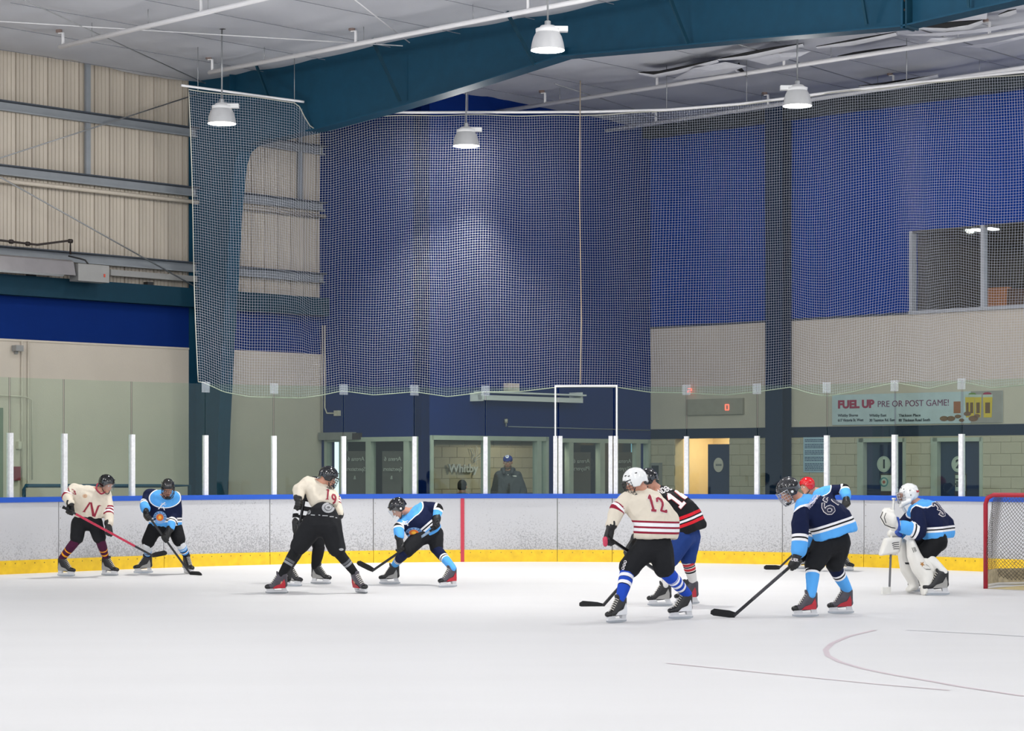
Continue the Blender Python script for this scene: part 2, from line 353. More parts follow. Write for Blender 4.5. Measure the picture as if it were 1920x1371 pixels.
# ---------------------------------------------------------------- netting
M_NET = mat('white_net_cord', 'c2c6d2', .6, var=.03)
NO = .16
def build_net():
    root = thing('protective_netting', 'high white mesh safety netting hanging from a track above the glass', 'netting', (curve(U1, NO).x, curve(U1, NO).y, 2.9))
    ua = u_of(372, NO); ub = u_of(1990, NO)
    bpx = [(340, 716), (378, 716), (420, 735), (470, 744), (560, 747), (600, 742), (643, 733), (700, 741), (777, 735), (840, 744), (911, 735), (980, 734), (1043, 726), (1157, 726), (1220, 736), (1290, 737), (1360, 741), (1420, 735), (1480, 726), (1520, 738), (1551, 743), (1600, 735), (1678, 718), (1740, 729), (1804, 716), (1860, 728), (1920, 722), (2000, 718)]
    tpx = [(340, 166), (362, 168), (480, 183), (560, 193), (575, 205), (580, 228), (594, 243), (625, 241), (700, 219), (800, 216), (1090, 217), (1250, 208), (1400, 196), (1550, 176), (1700, 160), (1920, 139), (2000, 132)]
    xp = np.array([960 + F * curve(u, NO).x / curve(u, NO).y for u in _us])
    yy = np.array([curve(u, NO).y for u in _us])
    def zline(tab, u):
        px = np.interp(u, _us, xp); Y = np.interp(u, _us, yy); py = np.interp(px, [t[0] for t in tab], [t[1] for t in tab]); return EYE + (HOR - py) * Y / F
    cell = .041
    nu = int((ub - ua) / cell); nv = 112
    U = np.linspace(ua, ub, nu + 1)
    zt = zline(tpx, U); zb = zline(bpx, U)
    Tt = np.linspace(0, 1, nv + 1)
    XY = np.array([list(curve(u, 0)) for u in U]); NN = np.array([list((curve(u, 1) - curve(u, 0))) for u in U])
    TG = np.stack([NN[:, 1], -NN[:, 0]], 1)
    ph = np.cumsum(np.interp(U, [ua, ua + 6, ua + 8, ub], [.3, .5, .5, .22])) * cell * 9
    pts = np.zeros((nu + 1, nv + 1, 3))
    for j, t in enumerate(Tt):
        amp = .035 + .05 * math.sin(math.pi * min(1, (1 - t) * 1.1)) 
        off = NO + amp * np.sin(ph + 1.2 * math.sin(2.2 * t)) + .03 * np.sin(U * 5.1 + t * 3)
        sh = .09 * (1 - t) ** 1 * np.clip(1 - (U - ua) / 2.0, 0, 1) * 0 - .16 * t * np.clip(1 - (U - ua) / 3.0, 0, 1)
        sh = sh + .035 * np.sin(U * 2.3 + 3 * t) * math.sin(math.pi * t)
        z = zb + (zt - zb) * t + .05 * np.sin(U * 1.7 + 2 * t) * math.sin(math.pi * t)
        pts[:, j, 0] = XY[:, 0] + NN[:, 0] * off + TG[:, 0] * sh
        pts[:, j, 1] = XY[:, 1] + NN[:, 1] * off + TG[:, 1] * sh
        pts[:, j, 2] = z
    V = []; Fc = []; base = 0
    r = .0017
    def strand(line, side):
        nonlocal base
        n = len(line); o = np.array([[0, 0], [0, 1], [0, 0]])
        # triangular section: offsets in (side, out)
        tri = [(-1, -.6), (1, -.6), (0, 1)]
        out = np.zeros((n, 3, 3))
        for k, (a, b) in enumerate(tri): out[:, k] = line + side[0] * a * r + side[1] * b * r
        V.append(out.reshape(-1, 3)); i = np.arange(n - 1)[:, None] * 3 + base
        for k in range(3):
            k2 = (k + 1) % 3
            Fc.append(np.concatenate([i + k, i + k2, i + 3 + k2, i + 3 + k], 1))
        base += n * 3
    for i in range(nu + 1):
        s = np.array([TG[i, 0], TG[i, 1], 0]); o_ = np.array([-NN[i, 0], -NN[i, 1], 0]); strand(pts[i, ::2], (s, o_))
    for j in range(nv + 1):
        ln = pts[::2, j]; NNs = -NN[::2]; o_ = np.concatenate([NNs, np.zeros((len(NNs), 1))], 1); s = np.tile([0, 0, 1.], (len(NNs), 1)); strand(ln, (s, o_))
    V = np.concatenate(V); Fc = np.concatenate(Fc)
    me = bpy.data.meshes.new('net_mesh'); me.vertices.add(len(V)); me.vertices.foreach_set('co', V.ravel())
    me.loops.add(len(Fc) * 4); me.loops.foreach_set('vertex_index', Fc.ravel().astype(np.int32))
    me.polygons.add(len(Fc)); me.polygons.foreach_set('loop_start', np.arange(len(Fc), dtype=np.int32) * 4)
    me.polygons.foreach_set('loop_total', np.full(len(Fc), 4, dtype=np.int32)); me.update(calc_edges=True); me.materials.append(M_NET)
    o = obj('net_mesh', me, None, root); o['kind'] = 'stuff'
    edge = [Vector(p) for p in pts[::2, 0]]
    M_RP_ = mat('net_border_rope', 'aaa99f', .8)
    tubeobj('border_rope', edge, .008, M_RP_, root, 6)
    tubeobj('border_rope', [Vector(p) for p in pts[0, ::3]], .008, M_RP_, root, 6)
    tubeobj('top_rope', [Vector(p) for p in pts[::2, -1]], .009, M_RP_, root, 6)
    # track
    def trk(a, b):
        r_ = []
        for u in np.linspace(u_of(a, NO), u_of(b, NO), 30):
            q = curve(u, NO); r_.append(Vector((q.x, q.y, float(zline([(340, 160), (480, 179), (570, 191), (700, 211), (1090, 210), (1250, 206), (1400, 194), (1550, 174), (1700, 157), (1920, 134), (2000, 128)], u)))))
        return r_
    tubeobj('track_pipe', trk(340, 570), .02, M_PIPE, root); 
    for u in (u_of(371, NO), u_of(552, NO), u_of(710, NO), u_of(877, NO), u_of(1250, NO), u_of(1400, NO), u_of(1700, NO)):
        q = curve(u, NO); z0 = float(zline(tpx, u)); tubeobj('hanger_rod', [(q.x, q.y, z0), (q.x, q.y, CEIL)], .006, M_STEEL, root, 5)
    tubeobj('track_pipe', trk(712, 1985), .022, M_PIPE, root)
    u = u_of(1088, NO - .1); q = curve(u, NO - .1)
    tubeobj('pull_rope', [(q.x, q.y, 8.0), (q.x - .01, q.y, 6), (q.x + .02, q.y, 4), (q.x, q.y, 2.96)], .009, mat('tan_rope', 'b5a48e', .8), root, 5)
build_net()
# ---------------------------------------------------------------- left wall
wl = structure(empty('wall_left', LW.at(LW.t(180), 0)))
zs = lambda py: LW.z(180, py)
t0 = LW.t(-60); t1 = LW.t(365); t2 = LW.t(604)
Zb0, Zb1, Zblue = zs(536), zs(561), zs(645)
planebox('lower_wall', LW, t0 - 8, t2 + .3, -.05, Zblue, -.25, 0, M_CREAM, wl)
planebox('blue_band', LW, t0 - 8, t2 + .3, Zblue, Zb0, -.25, 0, M_BLUED, wl)
planebox('edge_trim', LW, t0 - 8, t2, Zblue - .02, Zblue + .012, 0, .015, M_CREAM, wl)
# corrugated liner sheets, one by one
Zlow = Zb1
def sheet(a, b, z0, z1):
    bm = bmesh.new(); wd = b - a; prof = [(0, -.03), (.04, -.03), (.05, 0), (.22, 0), (.24, -.015), (.27, -.015), (.29, 0), (.46, 0), (.48, -.015), (.51, -.015), (.53, 0), (.70, 0), (.72, -.015), (.75, -.015), (.77, 0), (.95, 0), (.96, -.03), (1, -.03)]
    zz = np.linspace(z0, z1, 7); cols = []
    for k, (f, dd) in enumerate(prof):
        col = []
        for i, z in enumerate(zz):
            bulge = -.012 * math.sin(math.pi * f)
            col.append(bm.verts.new(LW.at(a + f * wd, z, dd - .05 + bulge)))
        cols.append(col)
    for A, B in zip(cols, cols[1:]):
        for i in range(len(zz) - 1): bm.faces.new((A[i], B[i], B[i + 1], A[i + 1]))
    bmesh.ops.recalc_face_normals(bm, faces=bm.faces); return obj('liner_sheet', bm, M_RIB, wl)
pitch = abs(LW.t(240 / 1) - LW.t(212)); a = t0 - pitch * 12
za, zb_, zc = zs(224), zs(340), zs(496)
while a < t2 - .02:
    b = min(a + pitch, t2)
    sheet(a, b, Zb0 - .05, CEIL + .1); a += pitch
planebox('backing_sheet', LW, t0 - 8, t2 + .6, Zb0, CEIL + .2, -.3, -.12, M_RIB, wl)
gi = []
for py, hgt in ((224, .16), (340, .16), (487, .17)):
    z = zs(py); g = tag(empty('wall_girt', LW.at(LW.t(180), z)), {224: 'upper grey steel girt running across the ribbed liner wall', 340: 'middle grey steel girt across the ribbed wall above the pale pipe', 487: 'lowest grey steel girt just above the tube heater'}[py], 'girt', 'grey girts on the ribbed wall')
    planebox('web', LW, t0 - 8, t2, z - hgt / 2, z + hgt / 2, .02, .04, M_GIRT, g)
    planebox('flange', LW, t0 - 8, t2, z + hgt / 2 - .02, z + hgt / 2, .04, .16, mat('dark_girt_top', '39404a', .6), g)
    planebox('flange', LW, t0 - 8, t2, z - hgt / 2, z - hgt / 2 + .02, .04, .1, M_GIRT, g)
for px in (164, 562):
    o = planebox('wall_stud', LW, LW.t(px) - .045, LW.t(px) + .045, zs(340), CEIL, -.02, .03, M_GIRT)
    tag(o, {164: 'grey vertical steel stud in front of the bare ribbed liner wall', 562: 'grey vertical steel stud on the ribbed wall behind the netting'}[px], 'stud')
tag(tubeobj('wall_pipe', [LW.at(t0 - 1, zs(360), .1), LW.at(t2, zs(360), .1)], .035, M_RIB), 'thin beige pipe running along the ribbed wall under the middle girt', 'pipe')
o = planebox('crane_beam', LW, t0 - 8, t2, Zb1 - .04, Zb0 + .06, 0, .22, M_TEALD); tag(o, 'long dark teal beam between the ribbed liner and the blue wall band', 'beam')
for px in (53, 190, 273):
    planebox('anchor_block', LW, LW.t(px) - .06, LW.t(px) + .06, Zb0 + .06, Zb0 + .12, .02, .14, M_BLACK, o)
tag(planebox('cable_tray', LW, LW.t(200), LW.t(362), zs(510) - .05, zs(510) + .05, .04, .12, M_GREY), 'short grey cable tray between the burner box and the teal column', 'cable tray')
# cross bracing rods
for a_, b_, lb in (((-20, 303), (368, 177), 'thin steel brace rod rising to the top of the teal column'), ((-20, 321), (372, 541), 'thin steel brace rod sloping down to the foot of the teal column')):
    p = LW.pt(a_[0], a_[1], .25); q = LW.pt(b_[0], b_[1], .25); tag(tubeobj('brace_rod', [p, q], .012, M_STEEL, None, 6), lb, 'brace rod')
# heater
h = thing('tube_heater', 'long radiant tube heater with a pale reflector and grey burner box on the left wall', 'heater', LW.pt(100, 510, .4))
def hp(px, py, off): return LW.pt(px, py, off)
bm = bmesh.new()
zA, zB = LW.z(100, 491, .5), LW.z(100, 515, .5)
ta, tb = LW.t(-80, .5), LW.t(134, .5)
prof = [(.62, zB), (.56, zA + .02), (.50, zA + .05), (.38, zA + .05), (.32, zA + .02), (.26, zB)]
for (o0, z0), (o1, z1) in zip(prof, prof[1:]):
    v = [bm.verts.new(LW.at(ta, z0, o0)), bm.verts.new(LW.at(tb, z0, o0)), bm.verts.new(LW.at(tb, z1, o1)), bm.verts.new(LW.at(ta, z1, o1))]; bm.faces.new(v)
bmesh.ops.solidify(bm, geom=bm.faces[:], thickness=.01); obj('reflector', bm, mat('brushed_reflector', 'b6b2b4', .35, .3), h)
tubeobj('radiant_tube', [LW.at(ta, zB + .03, .47), LW.at(tb - .15, zB + .03, .47)], .05, M_WHITE, h, 12)
tubeobj('radiant_tube', [LW.at(tb - .1, zB + .06, .47), LW.at(tb + .1, zB + .06, .47)], .055, M_BLACK, h, 12)
bx = planebox('burner_box', LW, LW.t(140, .5), LW.t(198, .5), LW.z(170, 529, .5), LW.z(170, 497, .5), .36, .6, M_GREY, h)
planebox('warning_label', LW, LW.t(195, .61), LW.t(198, .61), LW.z(197, 520, .6), LW.z(197, 514, .6), .6, .606, mat('red_label', 'b8402a', .5), bx)
gp = thing('gas_pipe', 'rusty dark gas pipe stepping down to the tube heater', 'pipe', LW.pt(60, 455, .3))
tubeobj('pipe_run', [hp(-30, 447, .3), hp(20, 453, .3), hp(52, 457, .3), hp(70, 459, .3), hp(132, 451, .3), hp(132, 477, .3)], .018, M_DARK, gp)
for x, y in ((21, 453), (52, 457), (132, 452)): tubeobj('fitting', [hp(x - 3, y, .3), hp(x + 3, y + .4, .3)], .035, M_DARK, gp)
tag(tubeobj('power_cable', [hp(128, 480, .3), hp(150, 485, .4), hp(160, 488, .45), hp(166, 496, .5)], .014, M_BLACK), 'black power cable curving into the burner box', 'cable')
# small wall items
s = thing('wall_speaker', 'small grey sensor box mounted high on the cream wall at far left', 'sensor', LW.pt(28, 654, .1))
q = LW.pt(28, 654, .0); planebox('housing', LW, LW.t(21), LW.t(35), LW.z(28, 659), LW.z(28, 648), .02, .14, M_GREY, s); planebox('wall_bracket', LW, LW.t(26), LW.t(31), LW.z(28, 664), LW.z(28, 657), 0, .05, M_GREY, s)
M_CREAMP = mat('cream_conduit', 'c9bfb0', .5)
tag(tubeobj('conduit', [hp(41, 640, .03), hp(41, 930, .03)], .012, M_CREAMP), 'left vertical cream conduit on the cream wall', 'conduit')
tag(tubeobj('conduit', [hp(53, 640, .03), hp(53, 905, .03), hp(46, 925, .03)], .012, M_CREAMP), 'right vertical cream conduit on the cream wall', 'conduit')
tag(tubeobj('conduit', [hp(-20, 740, .09), hp(48, 744, .09), hp(60, 750, .09), hp(60, 900, .09)], .012, M_CREAMP), 'horizontal cream conduit bending down over the left doorway', 'conduit')
for y, lb in ((835, 'small beige switch box on the conduit'), (888, 'small red fire alarm pull box on the cream wall')):
    o = planebox('switch_box' if y == 835 else 'alarm_box', LW, LW.t(22 if y == 888 else 30), LW.t(34 if y == 888 else 36), LW.z(28, y + (13 if y == 888 else 7)), LW.z(28, y - (13 if y == 888 else 7)), 0, .07, M_CREAMP if y == 835 else mat('alarm_red', '7a2430', .5)); tag(o, lb, 'box')
d = structure(empty('door_1', LW.at(LW.t(-15), 0)))
planebox('door_frame', LW, LW.t(-50), LW.t(18), 0, LW.z(5, 748), 0, .03, M_CREAM, d); planebox('door_leaf', LW, LW.t(-50), LW.t(3), 0, LW.z(5, 765), .03, .045, mat('grey_green_door', '77806f', .5), d)
r = thing('hand_rail', 'dark teal tube handrail low behind the glass by the left wall', 'handrail', LW.at(LW.t(60, .8), 0, .8))
tubeobj('rail_tube', [LW.at(LW.t(45, .8), .0, .8), LW.at(LW.t(45, .8), 1.22, .8), LW.at(LW.t(48, .8), 1.28, .8), LW.at(LW.t(300, .8), 1.26, .8), LW.at(LW.t(355, .8), 1.26, .8), LW.at(LW.t(355, .8), 0, .8)], .03, M_TEAL, r)
# ---------------------------------------------------------------- teal frame: column and rafter
fr = thing('steel_frame', 'big dark teal steel frame, tapered column and haunched rafter crossing under the ceiling', 'steel frame', RF.at(RF.t(385), 0))
def rf(px, py, off=0): return RF.pt(px, py, off)
def slab(name, pl, poly, o0, o1, m, parent):
    """poly of (t,z) on a plane extruded from o0 to o1"""
    bm = bmesh.new(); A = [bm.verts.new(pl.at(t, z, o0)) for t, z in poly]; B = [bm.verts.new(pl.at(t, z, o1)) for t, z in poly]
    bm.faces.new(A); bm.faces.new(B[::-1])
    for i in range(len(A)): bm.faces.new((A[i - 1], A[i], B[i], B[i - 1]))
    bm.normal_update(); bmesh.ops.triangulate(bm, faces=[f for f in bm.faces if len(f.verts) > 4]); bmesh.ops.recalc_face_normals(bm, faces=bm.faces); return obj(name, bm, m, parent)
def tz(px, py): return (RF.t(px), RF.z(px, py))
inner = [(413, 960), (421, 800), (428, 660), (437, 520), (443, 400), (452, 310), (460, 285), (475, 272), (520, 260), (603, 242)]
inT = [tz(*p) for p in inner]; inT[0] = (inT[0][0], 0)
slab('column_web', RF, [(0.02, 0)] + inT + [(inT[-1][0], CEIL), (0.02, CEIL)], -.006, .006, M_TEAL, fr)
bot = [(603, 242), (760, 200), (900, 157), (1060, 106), (1200, 94), (1400, 75), (1560, 62), (1700, 50), (1920, 0), (2100, -42)]
bT = [tz(*p) for p in bot]
slab('rafter_web', RF, bT + [(bT[-1][0], CEIL + .02), (bT[0][0], CEIL + .02)], -.006, .006, M_TEAL, fr)
def flange(name, pts, wd, th=.02):
    bm = bmesh.new(); pr = None
    for t, z in pts:
        r = [bm.verts.new(RF.at(t, z, wd)), bm.verts.new(RF.at(t, z, -wd)), bm.verts.new(RF.at(t, z - th, -wd)), bm.verts.new(RF.at(t, z - th, wd))]
        if pr:
            for k in range(4): bm.faces.new((pr[k], pr[(k + 1) % 4], r[(k + 1) % 4], r[k]))
        pr = r
    bmesh.ops.recalc_face_normals(bm, faces=bm.faces); return obj(name, bm, M_TEAL, fr)
flange('bottom_flange', inT[8:] + bT[1:], .14)
bm = bmesh.new(); pr = None
for t, z in inT[:9]:
    r = [bm.verts.new(RF.at(t, z, .13)), bm.verts.new(RF.at(t, z, -.13)), bm.verts.new(RF.at(t - .02, z, -.13)), bm.verts.new(RF.at(t - .02, z, .13))]
    if pr:
        for k in range(4): bm.faces.new((pr[k], pr[(k + 1) % 4], r[(k + 1) % 4], r[k]))
    pr = r
bmesh.ops.recalc_face_normals(bm, faces=bm.faces); obj('inner_flange', bm, M_TEAL, fr)
planebox('outer_flange', RF, 0, .02, 0, CEIL, -.13, .13, M_TEAL, fr)
planebox('end_plate', RF, RF.t(1702) - .015, RF.t(1702) + .015, RF.z(1702, 56), CEIL, -.14, .14, M_TEAL, fr)
planebox('end_plate', RF, RF.t(1710) - .012, RF.t(1710) + .012, RF.z(1702, 56), CEIL, -.14, .14, M_TEALD, fr)
planebox('stiffener', RF, RF.t(441), RF.t(441) + .02, RF.z(441, 240), CEIL, .006, .13, M_TEAL, fr)
planebox('stiffener', RF, RF.t(1062), RF.t(1062) + .02, RF.z(1062, 106), RF.z(1062, 90), .006, .13, M_TEAL, fr)
bm = bmesh.new()
for z in np.arange(7.4, 8.2, .12): tube(bm, [RF.at(RF.t(1706) - .03, z, .1), RF.at(RF.t(1706) + .03, z, .1)], .018, 6)
o = obj('bolt', bm, M_DARK, fr); o['kind'] = 'stuff'
for a_, b_ in (((478, 122), (504, 185)), ((697, 80), (750, 190)), ((950, 28), (1003, 122)), ((1243, -5), (1290, 82)), ((1600, -12), (1625, 45)), ((1805, -25), (1816, 14))):
    p = rf(b_[0], b_[1], .12); q = G(a_[0], a_[1], CEIL - .02) if True else None
    q = RF.at(RF.t(a_[0], .55), CEIL - .02, .55); 
    barobj('flange_brace', p, q, .03, .05, M_TEALD, fr)
# ---------------------------------------------------------------- ceiling
def build_ceiling():
    root = structure(empty('ceiling', (0, 30, CEIL)))
    bm = bmesh.new(); A0 = LW.p
    av = list(np.arange(-42, -8, 1.0)) + list(np.arange(-8, 13, .14)); bv = list(np.arange(0, 22, .14)) + list(np.arange(22, 44, 1.0))
    grid = []
    M_C = mat('white_ceiling_fabric', 'bcbec5', .55, var=.03, scale=3, bump=.5, bscale=1.6, stretch=(1, .35, 1))
    for a in av:
        row = []
        for b in bv:
            p = A0 + dL * a + dR * b
            f = (b / 1.55) % 1.0; g = (a / 1.5) % 1
            sag = .025 * math.sin(math.pi * f) * (1 + .5 * math.sin(a * 1.3 + b)) 
            n = noise.noise(Vector((a * .5, b * .25, 0))) * .07 + noise.noise(Vector((a * 3.0, b * .6, 4))) * .022
            z = CEIL - sag + n
            d = (p - P(1860, 90, 30).xy).length
            z += max(0, 1 - d / 5) * (noise.noise(Vector((a * 1.6, b * 1.0, 9))) * .09)
            row.append(bm.verts.new((p.x, p.y, z)))
        grid.append(row)
    for r0, r1 in zip(grid, grid[1:]):
        for i in range(len(bv) - 1): bm.faces.new((r0[i], r0[i + 1], r1[i + 1], r1[i]))
    obj('ceiling_fabric', bm, M_C, root, True)
    # straps across under the fabric
    M_S = mat('strap_grey', '7d8088', .7)
    for k in range(0, 11):
        b = -.0 + 1.55 * k + .3
        pts = [A0 + dR * b + dL * a for a in (-6, -2, 2, 6, 10)]
        tubeobj('strap', [(p.x, p.y, CEIL - .06) for p in pts], .005, M_S, root, 4)
    # deck above the tears
    bm = bmesh.new(); q = [A0 + dL * a + dR * b for a, b in ((-45, -1), (14, -1), (14, 46), (-45, 46))]
    add_hex(bm, [(p.x, p.y, z) for z in (CEIL + .6, CEIL + .7) for p in q]); obj('roof_deck', bm, M_BLACK, root)
    # tears: dark gaps painted as sheets below the whole fabric, with hanging lips
    M_T = mat('dark_gap_sheet', '08080a', .9); M_LIP = mat('torn_white_fabric', 'cfd0d6', .5, var=.06, scale=8)
    tears = [[(1196, 136), (1225, 140), (1270, 131), (1345, 112), (1285, 124), (1235, 134)], [(1345, 111), (1400, 104), (1455, 92), (1505, 82), (1450, 89), (1395, 100)], [(1530, 88), (1600, 77), (1680, 61), (1612, 72), (1560, 82)], [(1716, 51), (1775, 53), (1815, 47), (1842, 38), (1790, 41), (1750, 46)], [(1610, 162), (1660, 158), (1758, 140), (1700, 153), (1660, 155)], [(1570, 106), (1612, 102), (1640, 97), (1700, 86), (1640, 93), (1600, 99)],[(1375,128),(1383,132),(1400,140),(1390,128),(1386,118)],[(1872,28),(1890,22),(1905,18),(1890,20)]]
    for poly in tears:
        bm = bmesh.new(); v = [bm.verts.new(G(x, y, CEIL - .19)) for x, y in poly]; f = bm.faces.new(v); bm.normal_update(); bmesh.ops.triangulate(bm, faces=[f])
        bmesh.ops.solidify(bm, geom=bm.faces[:], thickness=.01); obj('tear', bm, M_T, root)
        # lip along the lower edge
        h = len(poly) // 2 + 1; bm = bmesh.new(); pr = None
        for i in range(h):
            a = G(poly[i][0], poly[i][1], CEIL - .19); k = math.sin(math.pi * (i + .3) / h)
            r = [bm.verts.new(a + Vector((0, 0, 0))), bm.verts.new(a + Vector((.03, .08, -.05 * k))), bm.verts.new(a + Vector((.05, .2, .06)))]
            if pr:
                for j in (0, 1): bm.faces.new((pr[j], r[j], r[j + 1], pr[j + 1]))
            pr = r
        obj('torn_lip', bm, M_LIP, root, True)
    for pts in ([(1735, 80), (1745, 72), (1790, 70), (1800, 76), (1745, 84)], [(1760, 20), (1820, 12), (1852, 16), (1850, 36), (1790, 40), (1740, 44)], [(1690, 66), (1780, 60), (1860, 52), (1920, 40), (1920, 46), (1850, 60), (1760, 68)], [(1800, 88), (1860, 80), (1920, 66), (1920, 72), (1850, 90)], [(1400, 112), (1460, 100), (1520, 96), (1500, 106), (1440, 122)], [(1260, 150), (1300, 128), (1360, 116), (1400, 124), (1340, 146)]):
        bm = bmesh.new(); n_ = len(pts); c = Vector((sum(p[0] for p in pts) / n_, sum(p[1] for p in pts) / n_))
        vc = bm.verts.new(G(c.x, c.y, CEIL - .25)); v = [bm.verts.new(G(x, y, CEIL - .19 - .05 * (i % 2))) for i, (x, y) in enumerate(pts)]
        for i in range(n_): bm.faces.new((v[i - 1], v[i], vc))
        obj('loose_flap', bm, M_LIP, root)
    return root
CE = build_ceiling()
# roof brace rods crossing under the ceiling
for i, (a_, b_, m_) in enumerate((((20, -12), (384, 156), M_STEEL), ((-20, 39), (755, 86), M_PIPE), ((640, -20), (768, 80), M_PIPE), ((1040, 97 + 60), (1330, 250), M_STEEL), ((1290, 55), (1640, 160), M_STEEL), ((1700, 48), (1930, 116), M_STEEL))):
    lb = ['thin grey roof brace rod ending at the top of the teal column', 'long pale brace rod running to the rafter above the left lamp', 'pale brace rod meeting the rafter right of the left lamp', 'thin roof rod between the rafter and the blue wall', 'thin roof rod left of the torn ceiling fabric', 'thin roof rod under the torn ceiling fabric at far right'][i]
    tag(tubeobj('roof_rod', [G(a_[0], a_[1], CEIL - .16), G(b_[0], b_[1], CEIL - .16)], .009, m_, None, 6), lb, 'brace rod')
# sprinkler pipes
ZP = 8.02
for (a_, b_, drops, lb) in (((112, 88), (560, -18), ((118, 60), (377, -6)), 'upper left white sprinkler pipe under the ceiling'),
                        ((392, 136), (1210, -22), ((398, 108), (667, 50), (990, 0)), 'long white sprinkler pipe passing above the teal rafter'),
                        ((917, 212), (1990, 46), ((1022, 172), (1232, 146), (1470, 105), (1855, 46)), 'white sprinkler pipe beyond the rafter ending at the blue wall'),
                        ((1118, 248), (1990, 116), ((1230, 212), (1440, 178), (1675, 148)), 'lowest white sprinkler pipe behind the netting')):
    p = G(a_[0], a_[1], ZP); q = G(b_[0], b_[1], ZP); o = thing('sprinkler_pipe', lb, 'pipe', p)
    tubeobj('pipe_run', [p, q], .036, M_PIPE, o, 10)
    for x, y in drops:
        # point on the pipe below this pixel column
        k = (x - 960) / F; d = q - p; t = (k * p.y - p.x) / (d.x - k * d.y); c = p + d * t
        tubeobj('riser', [c, c + Vector((0, 0, .2)), c + Vector((-.06, 0, .2)), c + Vector((-.06, 0, .26))], .024, M_PIPE, o, 8)
        bm = bmesh.new(); lathe(bm, [(.012, 0), (.05, .01), (.05, .05), (.02, .07)], c + Vector((-.06, 0, .2)), 10); obj('sprinkler_head', bm, mat('dull_brass', '7d6a63', .5), o)
    for f in (.15, .4, .65, .85):
        c = p + (q - p) * f; tubeobj('hanger', [c, (c.x, c.y, CEIL)], .005, M_STEEL, o, 5)
# ---------------------------------------------------------------- high bay lamps
M_LENS = mat('lit_lens', (1, .97, .92), .5, emit=9, var=0)
M_SHADE = mat('spun_aluminium_shade', 'c9c9ca', .3, .2)
def lamp(px, Y, zb, lb):
    x = (px - 960) / F * Y; t = thing('high_bay_lamp', lb, 'lamp', (x, Y, zb), 'high bay lamps under the ceiling')
    bm = bmesh.new(); lathe(bm, [(.215, 0), (.212, .03), (.2, .1), (.18, .17), (.15, .225), (.14, .24)], (x, Y, zb), 32, False, True); obj('shade', bm, M_SHADE, t, True)
    bm = bmesh.new(); lathe(bm, [(.02, -.02), (.12, -.014), (.206, .004), (.2, .02)], (x, Y, zb), 32); obj('lens', bm, M_LENS, t, True)
    bm = bmesh.new(); lathe(bm, [(.15, .215), (.155, .27), (.11, .285), (.09, .31), (.03, .32)], (x, Y, zb), 24); obj('top_cap', bm, M_WHITE, t, True)
    s_ = -1 if px > 1400 else 1
    bm = bmesh.new(); add_hex(bm, [(x + s_ * a, Y + b, zb + c) for c in (.235, .3) for a, b in ((.08, -.06), (.255, -.05), (.255, .05), (.08, .06))]); bmesh.ops.recalc_face_normals(bm, faces=bm.faces); obj('ballast_box', bm, M_WHITE, t)
    bm = bmesh.new(); lathe(bm, [(.04, .31), (.04, .37), (.015, .38)], (x, Y, zb), 10); obj('hook', bm, M_STEEL, t)
    rod = tubeobj('hanging_rod', [(x, Y, zb + .37), (x, Y, CEIL - .05)], .012, M_STEEL, t, 8)
    bm = bmesh.new(); lathe(bm, [(.012, -.03), (.07, -.02), (.07, 0)], (x, Y, CEIL - .03), 12); obj('ceiling_plate', bm, M_DARK, t)
for (px, Y, z), lb in zip(LAMPS_SEEN, ('lit aluminium high bay lamp hanging by the left edge of the netting', 'lit high bay lamp hanging in front of the teal rafter', 'lit high bay lamp hanging before the dark blue wall', 'lit high bay lamp with its ballast on the left, before the torn ceiling')):
    lamp(px, Y, z, lb)
# ---------------------------------------------------------------- blue vestibule block
WT = CEIL + .3
ZD = 2.13    # top of the openings
wb = structure(empty('wall_back', BM.at(BM.t(1000), 0)))
bs0, bs1 = 0, BS.t(790)
holes_s = [(BS.t(612), BS.t(782), -.02, BS.z(700, 825))]
bm = bmesh.new(); holed(bm, BS, bs0 - .3, bs1, -.04, WT, -.2, 0, holes_s); bmesh.ops.recalc_face_normals(bm, faces=bm.faces)
obj('side_wall', bm, M_BLUED, wb)
zw = BM.z(915, 823); zd2 = BM.z(1130, 828)
holes_m = [(BM.t(808), BM.t(1025), -.02, zw), (BM.t(1044), BM.t(1216), -.02, zd2)]
bm = bmesh.new(); holed(bm, BM, 0, BM.t(1221), -.04, WT, -.2, 0, holes_m); bmesh.ops.recalc_face_normals(bm, faces=bm.faces)
obj('main_wall', bm, M_BLUED, wb)
M_GL2 = M_GLASS
def opening(name, pl, pa, pb, zt, muls, zb=0.0, m=M_JAMB, sill=None):
    e = structure(empty(name, pl.at(pl.t((pa + pb) / 2), 0))); ta_, tb_ = pl.t(pa), pl.t(pb)
    bm = bmesh.new(); pbox(bm, pl, ta_ - .03, ta_ + .04, zb, zt + .05, -.1, .03); pbox(bm, pl, tb_ - .04, tb_ + .03, zb, zt + .05, -.1, .03); pbox(bm, pl, ta_, tb_, zt - .03, zt + .05, -.1, .03)
    bmesh.ops.recalc_face_normals(bm, faces=bm.faces); obj('frame', bm, m, e)
    for a_, b_ in muls: planebox('mullion', pl, pl.t(a_), pl.t(b_), zb, zt, -.1, .02, m, e)
    panequad('pane', pl, ta_, tb_, zb, zt, -.055, M_WGL, e)
    return e
zts = holes_s[0][3]
d2 = opening('door_2', BS, 612, 782, zts, ((637, 645), (687, 697), (758, 768)))
d3 = opening('window_1', BM, 808, 1025, zw, ((909, 918), (1006, 1014)))
d4 = opening('door_3', BM, 1044, 1216, zd2, ((1066, 1074), (1124, 1133), (1192, 1200)))
M_SIGN = mat('pale_vinyl_letters', 'a9aca6', .6)
